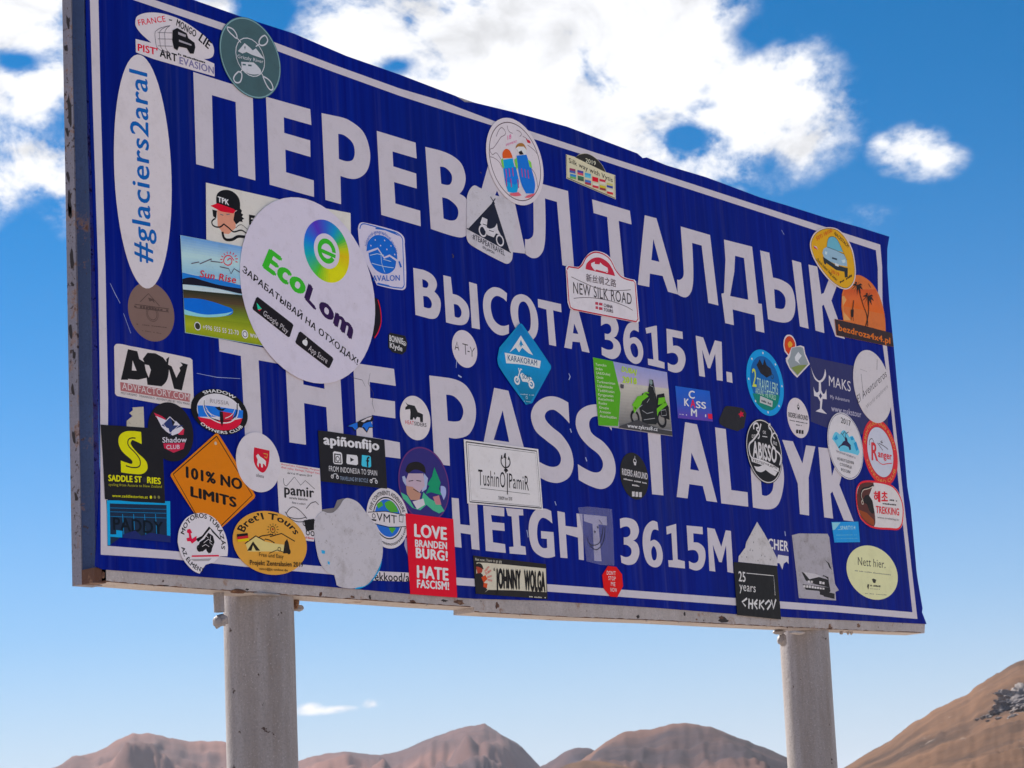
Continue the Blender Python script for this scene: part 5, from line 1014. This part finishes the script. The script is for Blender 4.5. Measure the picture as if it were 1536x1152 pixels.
# 52 Honda
s = Sticker('round_sticker', 'dark round sticker with red and white winged emblem, between Saddle Stories and the orange diamond', 'C', .2, '221F26', 'c 600 447 900 815', amount=.15)
s.l('8A8498', '655 520;700 560/650 530;690 570/790 640;825 620', 3).p('A82C44', '640 508;690 530;715 548;720 570;690 580;660 545/780 620;835 612;830 650;800 650').p('B4AEBC', '655 530;715 555;730 600;765 590;780 560;830 610;800 640;760 655;720 630;690 600').p('28305C', '690 590;740 540;750 540;760 590;830 590;760 620;745 660;735 610').l('B4AEBC', '742 535;700 580;745 640;800 590;742 535', 5).t('B4AEBC', 'Shadow', 695, 700, 850, 698, 34, .02).p('A02C44', '700 705;840 700;830 740;765 765;705 735').t('B4AEBC', 'CLUB', 720, 742, 805, 740, 26, .01).done()
# 53 diamond
s = Sticker('diamond_sticker', 'orange diamond warning sticker reading 101% NO LIMITS', 'D', .9, 'C26A20', '1030 48;1045 45*;1060 60;1285 435*;1280 460;1075 645;1060 655*;1000 640;895 550;748 320*;750 300', amount=.15)
s.l('1E1A18', '1040 62;1268 440;1065 638;905 558;762 305;1040 62', 6, 'border').t('1E1A1A', '101% NO', 843, 325, 1205, 405, 68, .05).t('1E1A1A', 'LIMITS', 872, 445, 1168, 518, 62, .05).disc('A89888', 1033, 108, 11, 'nail_head').done()
# 54 ADV
s = Sticker('rectangular_sticker', 'white rounded sticker with big rough black ADV letters over a dull red advfactory.com strip', 'C', 0, 'B4AAAE', '388 85;405 68*;480 80;870 158*;888 172;898 470;880 482*;410 402*;393 385')
s.p('1F1D20', '475 102;535 115;548 165;580 185;570 165;600 125;650 128;700 155;722 185;720 165;740 150;732 200;755 212;785 285;810 240;805 220;825 205;810 185;840 195;858 200;820 366;770 355;738 225;725 300*;690 340;600 330;595 285;540 298;430 298/|', 'letters') if False else s.p('1F1D20', '475 102;535 115;548 165;580 185;570 165;600 125;650 128;700 155;722 185;720 165;740 150;732 200;755 212;785 285;810 240;805 220;825 205;810 185;840 195;858 200;820 366;770 355;738 230;725 300*;690 340;600 330;595 285;540 298;430 298', 'letters')
s.p('B4AAAE', '582 200;610 205;622 235;608 285;590 240/505 175;530 240;500 238/475 292;540 298;545 310;480 305', 'letters').p('8E5A5E', '425 312;875 388;870 440;428 368', 'strip').t('B4AAAE', 'ADVFACTORY.COM', 438, 358, 868, 430, 42, .0).t('5A545A', 'MOTORISMO  TRIANGOLO  ADVENTURE BY YOU MAKE', 430, 388, 870, 460, 14).done()
# 55
s = Sticker('torn_sticker', 'small cream torn paper remnant above the yellow S sticker', 'C', 0, 'A09890', '505 475;575 470;580 605;468 598;468 560;505 530;485 510;508 492', amount=.6); s.done()
# 57 blue frame
s = Sticker('faded_sticker', 'dark see through sticker with bright blue frame lines, below the yellow S sticker', 'D', .1, '18263C', '338 470;745 480;748 740;440 700;350 765;345 600', amount=.3)
s.p('2A86C8', '340 472;745 478;747 742;725 738;722 502;358 492;362 690;400 690;400 662;440 668;438 710;362 705;362 760;345 760', 'frame')
for y in (520, 545, 575): s.l('1E6698', '360 %g;722 %g' % (y, y + 10), 3)
for x in (440, 510, 580, 650): s.l('2A78B0', '%g 560;%g 690' % (x, x + 8), 4)
s.t('0E1A28', 'PADDY', 380, 660, 700, 690, 80, .02).p('1C2458', '445 690;520 665;560 700;620 680;745 700;747 742;440 712', 'worn_area').done()
# 56 Saddle stories
s = Sticker('square_sticker', 'black square sticker with large yellow S and SADDLE STORIES, lower left', 'C', .4, '232126', '300 585;410 592;690 612;700 800;712 1088;500 1078;328 1062;315 800', amount=.2)
s.p('C2B424', '558 632;562 710;520 690*;500 685*;492 710*;530 760*;590 820*;598 870*;565 900*;500 900*;430 890;428 815;470 830*;500 835*;500 815*;440 760*;415 710*;418 660*;450 632*;500 626*', 'letter_s').l('232126', '522 672;480 678*;475 715*;520 765*;550 810*;548 850*;510 860*;460 848', 7, 'road_line')
s.t('C2B424', 'SADDLE ST', 348, 945, 562, 955, 38, .05).disc('33313A', 578, 938, 17).t('C2B424', 'RIES', 596, 958, 684, 966, 38, .05).t('8E8838', 'cycling from Austria to New Zealand', 350, 976, 690, 990, 17, ref='H').t('C2B424', 'www.saddlestories.at', 372, 1048, 600, 1058, 18, .01)
for x in (620, 645, 670): s.disc('C2B424' if x == 620 else '6A6640', x, 1050, 10, 'icon')
s.done()
# 58 Motoros
s = Sticker('round_sticker', 'white round sticker with black motorcyclist and red arrow, torn at the bottom', 'D', 1.2, 'BAB2BC', '790 740;800 660*;840 590*;900 558*;970 558*;1040 600*;1090 680*;1110 760*;1108 830;1060 830;1020 870;968 885;930 942;880 915*;820 840*', amount=.2)
cm = P('D', 950, 745); rm = (P('D', 950, 945) - cm).length
s.arc(K_, 'MOTOROS TÚRÁZÁS', 195, 370, .80, .15, .03, c=cm, r=rm).arc(K_, 'AZ ÉLMÉNY', 168, 88, .93, .14, .03, inside=True, c=cm, r=rm)
s.p(K_, '905 720;945 700;990 640;1000 650;950 712;920 740/990 640;1010 660;1065 720;1060 726;1010 675', 'mountain').p(K_, '915 790;930 740;960 720;985 680;1015 700;1025 740;1010 780;1000 810;985 812;975 780;950 800;925 800', 'motorcyclist').circ(K_, 990, 785, 20, 7, 'motorcyclist').circ(K_, 928, 780, 18, 8, 'motorcyclist')
s.l('BAB2BC', '955 745;985 722;1008 738/945 768;968 755;990 770/970 700;985 712/1000 700;995 745;1012 760', 3, 'motorcyclist').p('B02440', '850 660;868 655;882 680;872 685;880 720;910 700;908 730;880 750;870 735;850 735;845 715;862 712;860 685;848 678', 'arrow').p('B02440', '880 825;1050 822;1055 832;878 835').p('8A848C', '870 850;1005 845;990 860;895 862').done()
# 59 Bret'l
s = Sticker('oval_sticker', 'wide orange oval sticker with tents, peaks and Bret\'l Tours lettering, bottom left', 'px', 1, 'C88648', 'q 348.9 766.5 460 862.5', amount=.15)
s.b = 'D'
s.arc('2A221E', "Bret'l Tours", 200, 334, .74, .20, .03)
s.l('2A221E', '1220 750;1290 700;1345 730;1350 720;1380 728;1410 745/1380 705;1455 685;1540 735/1275 725;1330 700;1400 690', 6, 'peaks').p('D6A878', '1225 752;1290 705;1345 735;1405 748;1500 760;1490 800;1240 800', 'ground').p('2A221E', '1235 795;1272 735;1318 795;1290 795;1272 760;1262 795', 'tent').p('2A221E', '1465 812;1475 740;1490 720;1500 745;1512 812', 'rider').circ('2A221E', 1500, 800, 15, 5, 'rider').circ('2A221E', 1440, 785, 12, 4, 'rider').l('2A221E', '1375 812;1425 790;1470 805', 4)
s.circ('2A221E', 1398, 660, 20, 4, 'sun').disc('8A3A2A', 1398, 658, 8, 'sun')
for a in range(12):
    t = a * math.tau / 12; s.l('2A221E', '%g %g;%g %g' % (1398 + 26 * math.cos(t), 660 + 27 * math.sin(t), 1398 + 38 * math.cos(t), 660 + 40 * math.sin(t)), 3, 'sun')
s.p('1E1A1A', '1168 690;1235 682;1238 698;1168 706', 'flag').p('A02830', '1168 706;1238 698;1240 715;1170 724', 'flag').p('B8A030', '1170 724;1240 715;1245 732;1172 740', 'flag')
s.t('2A221E', 'Free und Easy', 1310, 832, 1465, 845, 26, .0).t('2A221E', 'Projekt Zentralasien 2019', 1250, 885, 1590, 900, 30, .02).t('2A221E', 'timo@jt-online.de', 1310, 918, 1492, 928, 15, .01).done()
# 60 scribble
s = Sticker('torn_sticker', 'strip of white sticker with black handwriting on the bottom border, left of the red one', 'G', .05, 'B0A6AE', '700 925;912 935;912 992;680 985', amount=.4)
s.t('1A181C', 'ekkood/a', 690, 985, 912, 992, 40, .02, ref='x', up=(688, 950)).done()

# origins at each sticker's own place
for s in ALL_STICKERS:
    c = sum((Vector(v.co) for v in s.root.data.vertices), Vector()) / len(s.root.data.vertices)
    T_ = Matrix.Translation(-c); s.root.data.transform(T_)
    for o in COL.objects:
        if o.parent is s.root: o.data.transform(T_)
    s.root.location = c
# small blemishes that belong to the sheet: nail heads, scrapes, a crack line
rnd = random.Random(5)
def scrape(pts, w, mat, blk='px'):
    m = MB(); q = [P(blk, *p) for p in pts]; n = len(q); L = []; R = []
    for i, p in enumerate(q):
        d = (q[min(i + 1, n - 1)] - q[max(i - 1, 0)]).normalized(); k = w * (.3 + .7 * math.sin(math.pi * (i + .5) / n)); o2 = Vector((-d.y, d.x)) * k; L.append(p + o2); R.append(p - o2)
    m.add([b2w(p.x, p.y, -.00045) for p in L + R], [(i, i + 1, i + 1 + n, i + n) for i in range(n - 1)]); m.build('scratch', mat, panel)
M_SCR = print_mat('8890B0', .3, .6); M_SCD = print_mat('3A3440', .3, .6)
scrape([(812, 500), (815, 520), (813, 540), (808, 560)], .0016, print_mat('9498C0', .2), 'px') if False else None
for pts, w in (([(853, 560), (855, 565), (853, 570)], .0016), ([(1140, 375), (1146, 382), (1150, 392)], .0007), ([(1172, 345), (1176, 352)], .001), ([(855, 643), (857, 649)], .002), ([(878, 686), (880, 692)], .002), ([(832, 752), (834, 758)], .0014), ([(790, 795), (792, 806)], .0014), ([(680, 530), (685, 540), (684, 552)], .001), ([(1177, 797), (1178, 804)], .002), ([(295, 560), (325, 566), (360, 568)], .0005), ([(165, 425), (172, 440), (180, 455)], .0006), ([(185, 470), (196, 500)], .0005), ([(687, 563), (692, 566)], .002)):
    scrape(pts, w, M_SCR)
for pts, w in (([(555, 560), (552, 575), (560, 590), (558, 605), (562, 618)], .0005), ([(524, 563), (530, 567), (543, 570), (548, 580)], .0005), ([(678, 381), (680, 384), (679, 387)], .002), ([(720, 258), (722, 260)], .0014)): scrape(pts, w, M_SCD)
